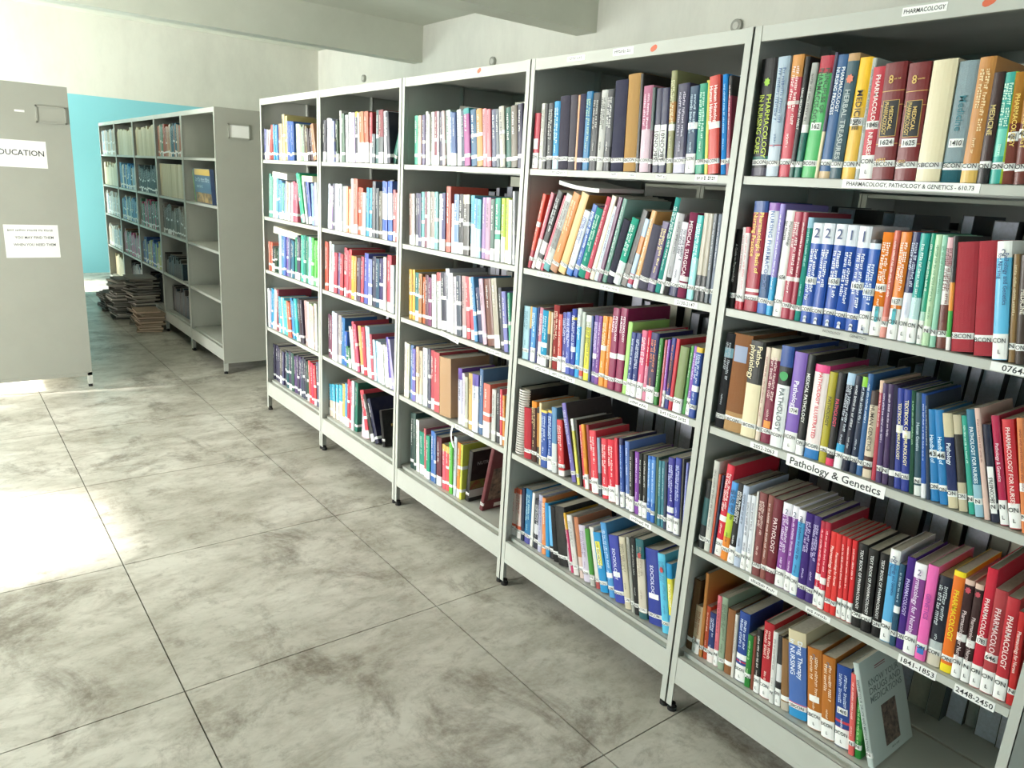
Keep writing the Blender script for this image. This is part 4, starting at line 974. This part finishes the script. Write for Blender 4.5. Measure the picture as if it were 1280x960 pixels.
def cover_mesh(t,h,d,segs,cloth,rnd,edge=None,board=None):
    """U-shaped cover: rounded spine at x=0 (towards -x), boards to x=d; y from 0 to -t"""
    mb=MB(); bt=.0022 if cloth else .0012; bt=min(bt,t*.2); bulge=min(.0022,t*.07) if not cloth else min(.0032,t*.08)
    n=6; outer=[(d,0),(.002,0)]
    for i in range(1,n): outer.append((-bulge*math.sin(math.pi*i/n)+.001,-t*i/n))
    outer+=[(.002,-t),(d,-t)]
    inner=[(d,-bt),(.002+bt,-bt)]+[(.002+bt,-bt-(t-2*bt)*i/n) for i in range(1,n)]+[(.002+bt,-t+bt),(d,-t+bt)]
    K=len(outer); zs=[0]+[s[1]*h for s in segs]; base=lin(segs[len(segs)//2][2])
    bc=lin(board) if board else None
    for j,s in enumerate(segs):
        c=lin(s[2])
        for i in range(K-1):
            a,b=outer[i],outer[i+1]; cc=c
            if i in (0,K-2) and bc: cc=bc
            if edge and i in (K-2,K-3): cc=lin(edge)
            mb.quad([(a[0],a[1],zs[j]),(a[0],a[1],zs[j+1]),(b[0],b[1],zs[j+1]),(b[0],b[1],zs[j])],cc)
    for i in range(K-1):
        a,b=inner[i],inner[i+1]; mb.quad([(a[0],a[1],0),(b[0],b[1],0),(b[0],b[1],h),(a[0],a[1],h)],(.6,.58,.54))
        A,B=outer[i],outer[i+1]
        mb.quad([(A[0],A[1],h),(a[0],a[1],h),(b[0],b[1],h),(B[0],B[1],h)],lin(segs[-1][2]))
        mb.quad([(A[0],A[1],0),(B[0],B[1],0),(b[0],b[1],0),(a[0],a[1],0)],lin(segs[0][2]))
    for a,b,s in ((outer[0],inner[0],1),(outer[-1],inner[-1],-1)):
        q=[(a[0],a[1],0),(b[0],b[1],0),(b[0],b[1],h),(a[0],a[1],h)]
        mb.quad(q if s<0 else q[::-1],base)
    return mb,bt,bulge
def page_mesh(t,h,d,bt,inset):
    mb=MB(); mb.box(.0045,d-inset,-t+bt,-bt,inset*.8,h-inset); return mb
TXT={}
def small_text(t,cap,w,col):
    k=(t,round(cap,4),round(w,4),col)
    if k not in TXT:
        mb=MB(); text(mb,t,Vector((0,w/2,-cap/2)),RT,UP,cap,w); TXT[k]=mb.mesh('lettering',ink(col))
    return TXT[k]
def plate(parent,name,t,bulge,zc,hh,m,frac=1.0,proud=.0004):
    """paper wrapped over the spine"""
    mb=MB(); n=6; w=t*frac; pts=[]
    if frac>=1: pts.append((.006,.0003))
    for i in range(n+1):
        yy=-t/2+w/2-w*i/n; s=math.sin(math.pi*max(0,min(1,-yy/t))); pts.append((-bulge*s+.001*(s>.01)-proud*1.2-(.0 if s>.01 else -.002),yy))
    if frac>=1: pts.append((.006,-t-.0003))
    for a,b in zip(pts,pts[1:]): mb.quad([(a[0],a[1],zc-hh/2),(a[0],a[1],zc+hh/2),(b[0],b[1],zc+hh/2),(b[0],b[1],zc-hh/2)])
    a,b=pts[0],pts[-1]
    for z,s in ((zc-hh/2,1),(zc+hh/2,-1)):
        q=[(p[0],p[1],z) for p in pts]; mb.quad(q if s>0 else q[::-1])
    return mb.build(name,m,parent)
def lab_text(lab,t,bulge,zc,s,cap,w,col='26262a'):
    link('lettering',small_text(s,cap,w,col),lab,(-bulge-.0011,-t/2,zc))
NBOOK=0
def make_book(row,loc_x,zs,label,group,rnd,stuff=None):
    global NBOOK
    Y,t,h,lean,base,bands=row[:6]; title=row[6] if len(row)>6 else ''; tcol=(row[7] if len(row)>7 and row[7] else 'e8e8e8'); opts=(row[8] if len(row)>8 else '').split()
    O={q.split('=')[0]:(q.split('=')[1] if '=' in q else True) for q in opts}
    cloth='cloth' in O or rnd.random()<.15; d=min(.225,max(.13,h*rnd.uniform(.70,.80)))
    segs=parse_bands(bands,base); mb,bt,bulge=cover_mesh(t,h,d,segs,cloth,rnd,O.get('edge'),O.get('board'))
    z=zs+.0006+(t*math.sin(-lean) if lean<0 else 0); y=Y
    root=mb.build('book',CLOTH if cloth else COVER,None,(loc_x+rnd.uniform(0,.006),y,z),(-lean,0,0))
    tag(root,label,'book',group); NBOOK+=1
    page_mesh(t,h,d,bt,.0035 if cloth else .0012).build('page_block',PAGE,root)
    xs_=-bulge-.0007
    # title
    if title and title!='~':
        lines=title.split('/'); n=len(lines); mb=MB(); L=max(len(q) for q in lines)
        lo,hi=.22,.93
        if 'top' in O: lo,hi=.56,.97
        if 'panel' in O: lo,hi=.38,.6
        if 'know' in O: lo,hi=.1,.9
        if 'dot' in O: lo,hi=.16,.72
        cap=min((.44 if n==1 else .58)*t/n,.0135)
        if 'top' in O: cap=min(.68*t/n,.018)
        if 'brain' in O: lo,hi=.16,.6
        ln=max(text_width(q) for q in lines)*cap; maxl=(hi-lo)*h
        if ln>maxl: cap=max(cap*maxl/ln,.0045) if ln<maxl*1.8 else cap*.62
        for i,q in enumerate(lines):
            wq=min(text_width(q)*cap,maxl*(1 if i==0 else .9)); yc=-t/2-(t/n*.86)*((n-1)/2-i)
            zt=h*(lo+hi)/2+wq/2 if n==1 else h*hi-maxl*.04
            text(mb,q,Vector((xs_,yc+cap/2,zt)),DOWN,RT,cap,wq)
        mb.build('title',ink(tcol),root)
    elif title=='~' or 'two' in O:
        mb=MB(); n=1 if t<.02 and 'two' not in O else 2; cap=min(.3*t,.0075); top=.92 if 'two' not in O else .76
        for i in range(n):
            yc=-t/2-(t/n*.7)*((n-1)/2-i); L=h*rnd.uniform(.36,.55)*(1 if i==0 else rnd.uniform(.6,1))
            dashes(mb,Vector((xs_,yc+cap/2,h*top-.004)),DOWN,RT,cap,L)
        if t>.014 and 'two' not in O: dashes(mb,Vector((xs_,-t/2+cap*.4,h*.36)),DOWN,RT,cap*.75,h*.12)
        mb.build('title_print',ink(tcol),root)['kind']='stuff'
    # call label and stripe
    letters='SBCON'
    k=max(1,min(5,int((t-.001)/.0078))); sub=letters[5-k:]
    if 'L' in O:
        hh=.052; lab=plate(root,'call_label',t,bulge,hh/2+.0015,hh,LABEL)
        lab_text(lab,t,bulge,.040,sub,.0095,min(t*.92,text_width(sub)*.0095*1.05)); lab_text(lab,t,bulge,.017,'L',.008,.0055)
    elif t>.011:
        lab=plate(root,'call_label',t,bulge,.034+rnd.uniform(-.003,.003),.0135,LABEL)
        if 'cloth' not in O or t>.03: lab_text(lab,t,bulge,.034,sub,.0088,min(t*.92,text_width(sub)*.0088*1.05))
    if 'n' in O:
        num,fr=O['n'].split('@'); zc=float(fr)*h; lab=plate(root,'number_label',t,bulge,zc,.0175,LABEL,1.0 if t<.035 else .72)
        if num: lab_text(lab,t,bulge,zc,num,.0105,min(t*.85 if t<.035 else t*.62,text_width(num)*.0105*1.1))
    if 'num2' in O or 'two' in O:
        s=O.get('two','2')
        if s: 
            cap=min(.024,t*.8) if 'two' in O else .014
            link('edition_number',small_text(s,cap,cap*.62,'3c4a7c' if 'two' in O else '707888'),root,(xs_,-t/2,h*.905))
        if 'two' in O:
            mb=MB(); zb=h*.055
            mb.cyl((xs_,-t/2,zb),.0045,.0004,8,'x'); mb.quad([(xs_,-t/2+.005,zb-.012),(xs_,-t/2+.002,zb),(xs_,-t/2-.002,zb),(xs_,-t/2-.005,zb-.012)]); mb.build('emblem',ink('d8dcec'),root)
    if 'pill' in O:
        mb=MB(); zc=h*.215; a=.0045; pts=[]
        for i in range(12):
            an=2*math.pi*i/12; pts.append((xs_,-t/2-a*math.cos(an),zc+a*math.sin(an)+(.014 if math.sin(an)>0 else -.014)))
        mb.quad(pts); o=mb.build('capsule_mark',ink('3aa8b4'),root)
    if 'dot' in O:
        mb=MB(); zc=h*(.80 if t>.02 else .9); pts=[]
        for i in range(14):
            an=2*math.pi*i/14; rr=min(.009,t*.36)*(1 if i%2 else .72); pts.append((xs_,-t/2-rr*math.cos(an),zc+rr*1.2*math.sin(an)))
        mb.quad(pts); mb.build('emblem',ink(O['dot']),root)
    if 'brain' in O:
        mb=MB(); zc=h*.71; pts=[]
        for i in range(20):
            an=2*math.pi*i/20; rr=t*.34*(1+.05*math.sin(an*3)); pts.append((xs_,-t/2-rr*math.cos(an),zc+rr*math.sin(an)))
        mb.quad(pts); mb.build('emblem',ink('28964c'),root)
    if 'sticker' in O:
        c,fr=O['sticker'].split('@'); plate(root,'sticker',t,bulge,float(fr)*h,.02 if t<.04 else .045,ink(c),.66)
    if 'panel' in O:
        pn=plate(root,'title_panel',t,bulge,h*.53,h*.31,ink('c8a050'),.76,.0003); pn2=plate(pn,'panel_field',t,bulge,h*.53,h*.30,ink('141414'),.70,.0006)
        mb=MB(); x_=xs_-.0006
        for q,dy,cap in (('MEDICAL',-.004,.0085),('PHARMACOLOGY',.008,.009)):
            wd=min(h*.28,text_width(q)*cap); text(mb,q,Vector((x_,-t/2+dy+cap/2,h*.53+wd/2)),DOWN,RT,cap,wd)
        mb.build('panel_lettering',ink('d8b868'),pn)
        link('edition_number',small_text('8',.017,.011,'d8b060'),root,(xs_,-t/2+.006,h*.86))
        mb=MB(); dashes(mb,Vector((xs_,-t/2+.0,h*.855)),RT,UP,.003,t*.35); dashes(mb,Vector((xs_,-t/2+.016,h*.155)),RT,UP,.008,t*.5); mb.build('gold_print',ink('d8b060'),root)
    if 'vert' in O:
        lab=plate(root,'number_label',t,bulge,h*.33 if len(O['vert'])>5 else h*.45,h*.48 if len(O['vert'])>5 else .035,LABEL,.8)
        if '?' not in O['vert']:
            mb=MB(); cap=t*.5; wd=min(h*.46,text_width(O['vert'])*cap); text(mb,O['vert'],Vector((xs_-.0006,-t/2-cap/2,h*.33-wd/2)),UP,Vector((0,1,0)),cap,wd); mb.build('lettering',ink('26262a'),lab)
    if 'vlabel' in O:
        a,b=[float(q) for q in O['vlabel'].split('-')]; lab=plate(root,'title_label',t,bulge,h*(a+b)/2,h*(b-a),LABEL if base[0]!='1' else ink('d8d048'),.62)
        mb=MB(); dashes(mb,Vector((xs_-.0006,-t/2+.003,h*b-.004)),DOWN,RT,.006,h*(b-a)-.008); mb.build('lettering',ink('3a3a4c'),lab)
    if 'know' in O:
        yb=-t-.0004; U=Vector((1,0,0))
        mb=MB()
        for q,z_ in (('KNOW YOUR',.735),('DRUGS AND',.655),('MEDICATIONS',.575)): 
            cap=.0165; text(mb,q,Vector((.03,yb,h*z_)),U,UP,cap,(d-.045)*(1 if q!='KNOW YOUR' else .95))
        mb.build('cover_title',ink('6a7674'),root)
        mb=MB(); mb.quad([(.075,yb,h*.10),(.150,yb,h*.10),(.150,yb,h*.5),(.075,yb,h*.5)]); o=mb.build('cover_picture',None or PICT,root)
        mb=MB(); mb.quad([(.07,yb,h*.885),(.125,yb,h*.885),(.125,yb,h*.895),(.07,yb,h*.895)]); mb.quad([(.07,yb,h*.865),(.125,yb,h*.865),(.125,yb,h*.873),(.07,yb,h*.873)]); mb.build('cover_rule',ink('8a3c50'),root)
        mb=MB(); dashes(mb,Vector((.10,yb,h*.05)),U,UP,.005,.04); mb.build('publisher_mark',ink('3c5a44'),root)
    return root
PICT=mat('cover_photograph','2c2824',.4,1.0,70,'8a7468')
rnd=random.Random(11)
for key,rows in ROWS.items():
    if key[0] not in 'AB': continue
    si=int(key[1])-1
    for i,row in enumerate(rows):
        title=row[6] if len(row)>6 and row[6]!='~' else ''
        tw=title.replace('/',' ').split()[:3]
        if tw and tw[-1].lower() in ('of','and','in','&','for'): tw=tw[:-1]
        opts=row[8] if len(row)>8 else ''
        cn=cname(row[4])
        what=('maroon and gold Medical Pharmacology book' if 'panel' in opts else 'pale face-out Know Your Drugs book' if 'know' in opts else cn+' '+(' '.join(tw)+' ' if tw else ('cloth-bound ' if 'cloth' in opts else ''))+('paperback' if not tw and 'cloth' not in opts and row[1]<.016 else 'book'))
        lab='%s, %s from left on %s shelf of %s'%(what,ordn(i+1 + (1 if key=='B4' else 0)),SHELFN[si],WHERE[key[0]])
        make_book(row,XS[si],ZS[si],lab,'books on the %s shelf of the %s'%(SHELFN[si],WHERE[key[0]]),rnd)
# face-out books of the third and fourth bookcases
for row,si,lab,art in [([1.2734, 0.0276, 0.2434, -0.072, '1e1c1c', '', '', '', 'nolab'], 4, 'grey face-out Nutrition book leaning left on bottom shelf of third bookcase', 'nutrition'), ([1.1587, 0.0218, 0.3142, -0.215, '5a1c24', '', '', '', 'nolab'], 4, 'dark maroon face-out cookery book rightmost on bottom shelf of third bookcase', 'plate'), ([2.0553, 0.0266, 0.1948, 0.246, '161616', ''], 4, 'black face-out book with gold title on bottom shelf of fourth bookcase', 'gold'), ([1.9429, 0.0341, 0.2, -0.42, '2c6a5c', ''], 0, 'dark green book slumped at right end of top shelf of fourth bookcase', '')]:
    b=make_book(row,XS[si]+.02,ZS[si],lab,None,rnd)
    t,h=row[1],row[2]; yb=-t-.0004; U=Vector((1,0,0))
    if art=='nutrition':
        mb=MB(); text(mb,'NUTRITION',Vector((.03,yb,h*.72)),U,UP,.016,.125); mb.build('cover_title',ink('9a9a98'),b)
        mb=MB(); mb.quad([(.0,yb,.06),(.16,yb,.06),(.16,yb,h*.42),(.0,yb,h*.42)]); mb.build('cover_picture',mat('salad_picture','7a2c28',.4,1.0,45,'6a8a3c'),b)
        mb=MB(); mb.quad([(.0,yb,.02),(.16,yb,.02),(.16,yb,.058),(.0,yb,.058)]); mb.build('cover_band',ink('b8b0ac'),b)
    elif art=='plate':
        mb=MB(); mb.quad([(.02,yb,.05),(.17,yb,.05),(.17,yb,h*.68),(.02,yb,h*.68)]); mb.build('cover_picture',mat('food_picture','2c2420',.4,1.0,35,'8a6c5a'),b)
        mb=MB(); mb.quad([(.06,yb,.01),(.17,yb,.01),(.17,yb,.03),(.06,yb,.03)]); mb.build('cover_band',ink('d8d0c8'),b)
    elif art=='gold':
        mb=MB(); dashes(mb,Vector((.07,yb,h*.62)),U,UP,.012,.05); dashes(mb,Vector((.05,yb,h*.54)),U,UP,.014,.10); mb.build('cover_title',ink('c8a040'),b)
# spiral bound volume at the left of the fourth shelf of the second bookcase
sb=[0.8789, 0.0545, 0.2659, -0.007]
e=empty('spiral_bound_book',(.012,sb[0],.5826),(-sb[3],0,0)); tag(e,'thick spiral-bound book with pale wire coils, leftmost on fourth shelf of second bookcase','book')
t,h=sb[1],sb[2]
mb=MB(); mb.box(.02,.215,-.0015,0,0,h,lin('1c1c1e')); mb.build('back_cover',COVER,e)
mb=MB(); mb.box(.02,.215,-t,-t+.0015,0,h,lin('1c1c1e')); mb.build('front_cover',COVER,e)
mb=MB(); mb.box(.022,.21,-t+.002,-.002,.002,h-.004); mb.build('page_block',PAGE,e)
def ring(mb):
    n=14; R=t*.52
    for i in range(n):
        a0,a1=math.pi*(.05+1.0*i/n)+math.pi/2-.1,math.pi*(.05+1.0*(i+1)/n)+math.pi/2-.1
        p=[(.022+R*.8*math.cos(a),-t/2+R*math.sin(a)) for a in (a0,a1)]
        mb.quad([(p[0][0],p[0][1],-.003),(p[0][0],p[0][1],.003),(p[1][0],p[1][1],.003),(p[1][0],p[1][1],-.003)])
        mb.quad([(p[0][0]+.0015,p[0][1],.003),(p[0][0],p[0][1],.003),(p[1][0],p[1][1],.003),(p[1][0]+.0015,p[1][1],.003)])
m_=MB(); ring(m_); rm=m_.mesh('coil_ring',ink('d8d2cc'))
for k in range(26): link('coil_ring',rm,e,(0,0,.008+k*(h-.016)/25))

# ---- all remaining books, too many and too small to pick apart
ST=MB(); ST_P=1
def stuff_book(Y,t,h,lean,base,bands,x,zs,rnd,strip=True,flip=False,rot=None,page=None):
    d=min(.225,max(.13,h*rnd.uniform(.70,.8)))
    if strip and t>.01:
        z0=(.026+rnd.uniform(-.006,.009))/h; z1=z0+.014/h
        if rnd.random()<.35: z0,z1=.004,rnd.uniform(.038,.055)/h
        bands=(bands+',' if bands else '')+'%.3f-%.3f:e8e8e6'%(z0,z1)
        if rnd.random()<.35: zz=rnd.uniform(.4,.55); bands+=',%.3f-%.3f:e4e4e2'%(zz,zz+.06)
    b,bt,bulge=cover_mesh(t,h,d,parse_bands(bands,base),False,rnd)
    b.box(.0045,d-.002,-t+bt,-bt,.001,h-.0025,(.5,.47,.4) if not page else page,1)
    if strip and t>.014:
        c=(.75,.75,.73) if sum(lin(base))<1.1 else (.1,.1,.12); m0=len(b.f)
        dashes(b,Vector((-bulge-.0006,-t/2+t*.15,h*.9)),DOWN,RT,min(.3*t,.01),h*rnd.uniform(.3,.5),c)
    z=zs+.0006+(t*math.sin(-lean) if lean<0 else 0)
    M=Matrix.Translation((x,Y,z))@Matrix.Rotation(math.pi if flip else 0,4,'Z')@Matrix.Rotation(-lean,4,'X')
    ST.add(b,M)
rnd=random.Random(5)
def jitter(c,a):
    v=[max(0,min(255,int(c[i:i+2],16)+rnd.randint(-a,a))) for i in (0,2,4)]; return '%02x%02x%02x'%tuple(v)
for key,rows in ROWS.items():
    if key[0] in 'AB': continue
    si=int(key[1])-1
    for row in rows:
        Y,t,h,lean,base,bands=row[:6]; n=1 if t<.046 or (key=='C4' and t>.08) else (2 if t<.075 else 3)
        for k in range(n):
            stuff_book(Y-k*t/n,t/n-.0006,h*(1 if k==0 else rnd.uniform(.94,1.0)),lean,base if k==0 else jitter(base,28),bands,XS[si]+rnd.uniform(0,.008),ZS[si],rnd,strip=not(key=='C4' and t>.08))
# back-to-back cases: fore-edges towards us
for k in range(5):
    for si in range(5):
        y=k*.9-.03; end=(k-1)*.9+.04
        while y>end:
            t=rnd.uniform(.024,.058); h=rnd.uniform(.215,.285)
            if si==0: h=rnd.uniform(.19,.23)
            if rnd.random()<(.05 if si else .45): y-=rnd.uniform(.03,.12); continue
            if y-t<end: break
            lilac=rnd.random()<.7
            stuff_book(y-t,t,h,rnd.choice((0,0,0,.03,-.03)),rnd.choice(('1c1c22','22263a','3a3a44','4a4238','2c3a3a','5a5a60')),'',.594,ZS[si],rnd,False,True,page=(.66,.66,.76) if lilac else rnd.choice(((.52,.48,.38),(.45,.45,.42),(.2,.19,.15))))
            y-=t+.001
for k in range(4):
    for si in range(5):
        y=-1.3+(k+1)*.9-.05
        while y>-1.3+k*.9+.1:
            t=rnd.uniform(.015,.04); stuff_book(y,t,rnd.uniform(.2,.26),0,rnd.choice(('c8c8c4','22306a','3a7a80','a04048','1c1c20','d0b080','507090')),'',1.615,ZS[si],rnd)
            y-=t+.001
# far row
PAL={'cream':['c8c0a0','bdb592','d0c8ac','c4bb98'],'mix':['3a8a70','a85a48','b88878','90a098','3a6a80','a87868','c0a080'],'slate':['2c3a40','3c5058','28424c','40484c','5a6468'],'blue':['2a68a8','3c84c0','1c4a60','6aa0c0','c8ccc0'],'pg':['b04868','5a4a40','3c6a50','488a68','2c3a34','78987c'],'grey':['6a645c','8a8478','4a4640','78706a','585450'],'pink':['c04878','b85080','8a7050','5a5a48'],'light':['c8c8c4','90a8b8','b8a890','d0ccc0'],'bg':['2c5aa0','3464a8','48885c','c0c070','983848'],'dark':['24282a','302c28','1c3440','3c3834']}
PLAN=[[None,None,None,None,None],['mix','cream','grey','dark','dark'],['cream','slate','pg','bg','dark'],['cream','blue','blue','pink','dark'],['light','cream','light','light','cream']]
for k,pl in enumerate(PLAN):
    for si,p_ in enumerate(pl):
        if not p_: continue
        y=R2Y+(k+1)*R2P-.035; end=R2Y+k*R2P+.05
        if (k,si)==(1,2): y-=.02
        if (k,si) in ((1,3),(1,4)): end+=.25
        while y>end:
            t=rnd.uniform(.022,.045) if p_!='cream' else rnd.uniform(.03,.07); h=rnd.uniform(.2,.275) if si else rnd.uniform(.24,.28)
            if (k,si)==(1,3): h=rnd.uniform(.11,.2)
            if (k,si)==(1,1): h=.285
            stuff_book(y,t,h,rnd.choice((0,0,.02,-.03)),rnd.choice(PAL[p_]),'',R2X+.02 + (.05 if si==4 else 0),ZS[si],rnd,strip=p_ not in('cream','dark'))
            y-=t+.001
st=ST.mesh('shelved_books',[COVER,mat('page_paper_tinted',attr=True,rough=.85,noise=.3,scale=120,col2='908a80')])
o=link('shelved_books',st); tag(o,'many assorted books filling the shelves beyond the second bookcase','books',kind='stuff')

# ------------------------------------------------------------------ labels on the near cases (local y = world y - case y)
A,B,Cc,D_,E_=[CASES[k] for k in 'ABCDE']
XL,XH=.0036,.0008
def lab(case,name,t,ya,yb,z,h,cap,x=XL,**k):
    cy=case.location.y; return lettered(case,name,t,x,(ya+yb)/2-cy,z,abs(ya-yb),h,cap,**k)
lab(A,'header_label','PHARMACOLOGY',-.372,-.464,1.999,.017,.0085,XH)
lab(A,'shelf_label','PHARMACOLOGY, PATHOLOGY & GENETICS - 610.73',-.300,-.598,1.6425,.019,.0088)
lab(A,'shelf_label','PATHOLOGY',-.312,-.362,1.2945,.010,.0062,white=False,incol='6a6a66')
lab(A,'shelf_label','GENETICS',-.380,-.428,1.2955,.010,.0062,white=False,incol='6a6a66')
lab(A,'shelf_label','0764-08',-.690,-.795,1.293,.018,.0125)
lab(A,'shelf_label','2052-2063',-.163,-.248,.9515,.0165,.010)
lab(A,'shelf_label','Pathology & Genetics',-.275,-.535,.9475,.031,.0185)
lab(A,'shelf_label','~',-.222,-.312,.572,.015,.0075)
lab(A,'shelf_label','~',-.397,-.466,.572,.014,.0075)
lab(A,'shelf_label','1841-1853',-.640,-.726,.569,.022,.0125)
lab(A,'shelf_label','2448-2450',-.766,-.848,.567,.022,.0125)
lab(B,'header_label','~',.712,.628,1.9965,.015,.0075,XH); lab(B,'header_label','~',.502,.417,1.998,.020,.008,XH)
lab(B,'shelf_label','~',.757,.674,1.6425,.016,.008); lab(B,'shelf_label','~',.135,.058,1.6425,.017,.0095)
for a,b in ((.47,.44),(.39,.36),(.28,.24)): lab(B,'shelf_label','~',a,b,1.643,.010,.006)
lab(B,'shelf_label','~',.792,.716,1.2925,.015,.0075); lab(B,'shelf_label','~',.467,.384,1.293,.013,.006); lab(B,'shelf_label','2130-2147',.156,.072,1.2925,.018,.010)
for a,b in ((.774,.692),(.684,.552),(.295,.213),(.171,.050)): lab(B,'shelf_label','~',a,b,.952,.018,.0085)
lab(B,'shelf_label','~',.236,.144,.572,.018,.009)
lab(Cc,'header_label','~',1.59,1.508,1.9955,.017,.008,XH); lab(Cc,'header_label','~',1.41,1.26,1.999,.012,.007,XH)
lab(Cc,'shelf_label','~',1.68,1.56,1.642,.016,.008); lab(Cc,'shelf_label','~',1.36,1.26,1.642,.013,.007)
lab(Cc,'shelf_label','~',1.42,1.28,.949,.020,.008,tilt=.10); lab(Cc,'shelf_label','~',1.08,.98,.953,.017,.008)
lab(Cc,'shelf_label','~',1.28,1.14,.572,.019,.008)
lab(D_,'header_label','~',2.37,2.155,1.996,.022,.009,XH); lab(E_,'header_label','~',3.44,3.28,1.996,.016,.008,XH); lab(E_,'header_label','~',3.18,3.00,1.998,.016,.008,XH)
lab(E_,'shelf_label','~',3.05,2.90,.572,.016,.008)
for case,y,z in ((A,-.543,1.997),(B,.337,1.995),(Cc,1.214,2.0)):
    mb=MB(); pts=[]
    for i in range(12):
        a=2*math.pi*i/12; rr=.011*(1+.25*math.sin(2*a+.6)); pts.append((0,-rr*math.cos(a),rr*math.sin(a)*.9))
    n=len(mb.v); mb.quad(pts); mb.quad([(.0003,p[1],p[2]) for p in pts][::-1]); mb.build('round_sticker',ink('d0603c'),case,(.0007,y-case.location.y,z))

# ------------------------------------------------------------------ loose papers on the shelves
def sheet(name,label,cat,loc,rot,L,Wd,T,bend,m=WHITEP,n=8):
    mb=MB(); P=[]
    for i in range(n+1):
        s=i/n; zz=bend*(4*s*(1-s)-1)*-1 if bend else 0
        P.append((-L/2+L*s,zz))
    for (a,za),(b,zb) in zip(P,P[1:]):
        mb.quad([(0,a,za+T),(Wd,a,za+T),(Wd,b,zb+T),(0,b,zb+T)]); mb.quad([(0,a,za),(0,b,zb),(Wd,b,zb),(Wd,a,za)])
        mb.quad([(0,a,za),(0,a,za+T),(0,b,zb+T),(0,b,zb)]); mb.quad([(Wd,a,za),(Wd,b,zb),(Wd,b,zb+T),(Wd,a,za+T)])
    for (a,za),s in ((P[0],1),(P[-1],-1)):
        q=[(0,a,za),(Wd,a,za),(Wd,a,za+T),(0,a,za+T)]; mb.quad(q if s>0 else q[::-1])
    o=mb.build(name,m,None,loc,rot); tag(o,label,cat); return o
sheet('paper_sheaf','white stapled paper sheaf lying across book tops on second shelf of second bookcase','papers',(.03,.642,1.590),(.10,-.03,0),.20,.21,.013,.005)
sheet('booklet','white booklet lying on books at left of second shelf of fifth bookcase','booklet',(.02,3.335,1.545),(.06,0,.1),.19,.2,.035,.0)
sheet('booklet','cream booklet lying on books at right of second shelf of fifth bookcase','booklet',(.02,2.915,1.540),(.0,0,-.1),.20,.2,.032,.0,mat('cream_paper','ddd6c0',.8))
sheet('booklet','cream booklet lying tilted on the third shelf books of fifth bookcase','booklet',(.01,3.19,1.205),(.10,.0,.25),.30,.2,.04,.0,mat('cream_paper_open','d8d2be',.8))
mb=MB(); 
for i in range(6):
    a,b=i/6,(i+1)/6; f_=lambda s:(-.004-.01*math.sin(s*3),-.010*s+.004*math.sin(s*5),-.10*s)
    p,q=f_(a),f_(b); wd=.006
    mb.quad([(p[0],wd+p[1],p[2]),(q[0],wd+q[1],q[2]),(q[0],-wd+q[1],q[2]),(p[0],-wd+p[1],p[2])]); mb.quad([(p[0]+.0006,-wd+p[1],p[2]),(q[0]+.0006,-wd+q[1],q[2]),(q[0]+.0006,wd+q[1],q[2]),(p[0]+.0006,wd+p[1],p[2])])
tag(mb.build('paper_strip',WHITEP,None,(.0,1.285,.575)),'white paper strip hanging from the fourth shelf edge of third bookcase','paper strip')
mb=MB(); mb.box(0,.003,-.20,.20,0,.235); o=mb.build('cardboard_folder',mat('grey_card','8a887e',.8,.4,12,'767468'),None,(.235,1.50,1.664),(.10,-.05,0)); tag(o,'grey cardboard folder leaning behind the top shelf books of third bookcase','folder')
# magazine standing face-out in the nearly empty far bookcase
e=empty('magazine',(R2X+.035,R2Y+.70,1.304),(0,-.06,-.05)); tag(e,'thick magazine with yellow masthead standing on the nearly empty far bookcase','magazine')
mb=MB(); mb.box(0,.03,-.55,0,0,.265,lin('3a4a68')); mb.build('cover',COVER,e)
mb=MB(); mb.box(-.0006,0,-.55,-.045,.215,.262,lin('d0a830')); mb.build('masthead',COVER,e)
mb=MB(); dashes(mb,Vector((-.0012,-.06,.165)),RT,UP,.034,.45); dashes(mb,Vector((-.0012,-.09,.12)),RT,UP,.02,.2); mb.build('cover_print',ink('a8b8c0'),e)
mb=MB(); mb.quad([(-.0008,-.03,.005),(-.0008,-.03,.08),(-.0008,-.54,.08),(-.0008,-.54,.005)]); mb.build('cover_picture',mat('street_picture','4a3a2c',.5,1.0,18,'b89a60'),e)
mb=MB(); mb.box(-.001,.03,0,.03,0,.245,lin('8aa040')); mb.build('spine_edge',COVER,e)
# ------------------------------------------------------------------ piles of old magazines on the floor
rnd=random.Random(3)
PILES=[(-.10,6.62,'low brown pile nearest the camera',10,.018,['8a7866','7c6c5e','94867a','a08c78'],.24,.32),(-.06,7.04,'tallest grey pile',26,.0175,['7c786e','6a6862','8c887c','9a968a','5c5a56'],.25,.34),(-.19,7.36,'slumped middle pile',22,.0168,['6a6862','7c7a74','8a9098','55534f','a09c94'],.22,.3),(-.20,7.86,'dark leftmost pile',12,.017,['4a4844','56544f','625e58','403e3a'],.23,.3)]
for (x,y,nm,n,th,cols,wx,wy) in PILES:
    z=.001
    for k in range(n):
        T=th*rnd.uniform(.7,1.3); mb=MB(); a,b=wx*rnd.uniform(.85,1.05)/2,wy*rnd.uniform(.85,1.05)/2
        c=lin(rnd.choice(cols)); mb.box(-a,a,-b,b,0,T*.12,c); mb.box(-a+.004,a-.004,-b+.004,b-.004,T*.12,T*.86,tuple(min(1,q*1.7+.03) for q in c)); mb.box(-a,a,-b,b,T*.86,T,c)
        o=mb.build('magazine',CLOTH,None,(x+rnd.uniform(-.018,.018)+(.02 if 'slump' in nm else 0)*math.sin(k),y+rnd.uniform(-.02,.02),z),(0,0,rnd.uniform(-.25,.25)))
        tag(o,'magazine in the %s on the floor'%nm,'magazine','magazines in the '+nm); z+=T+.0004
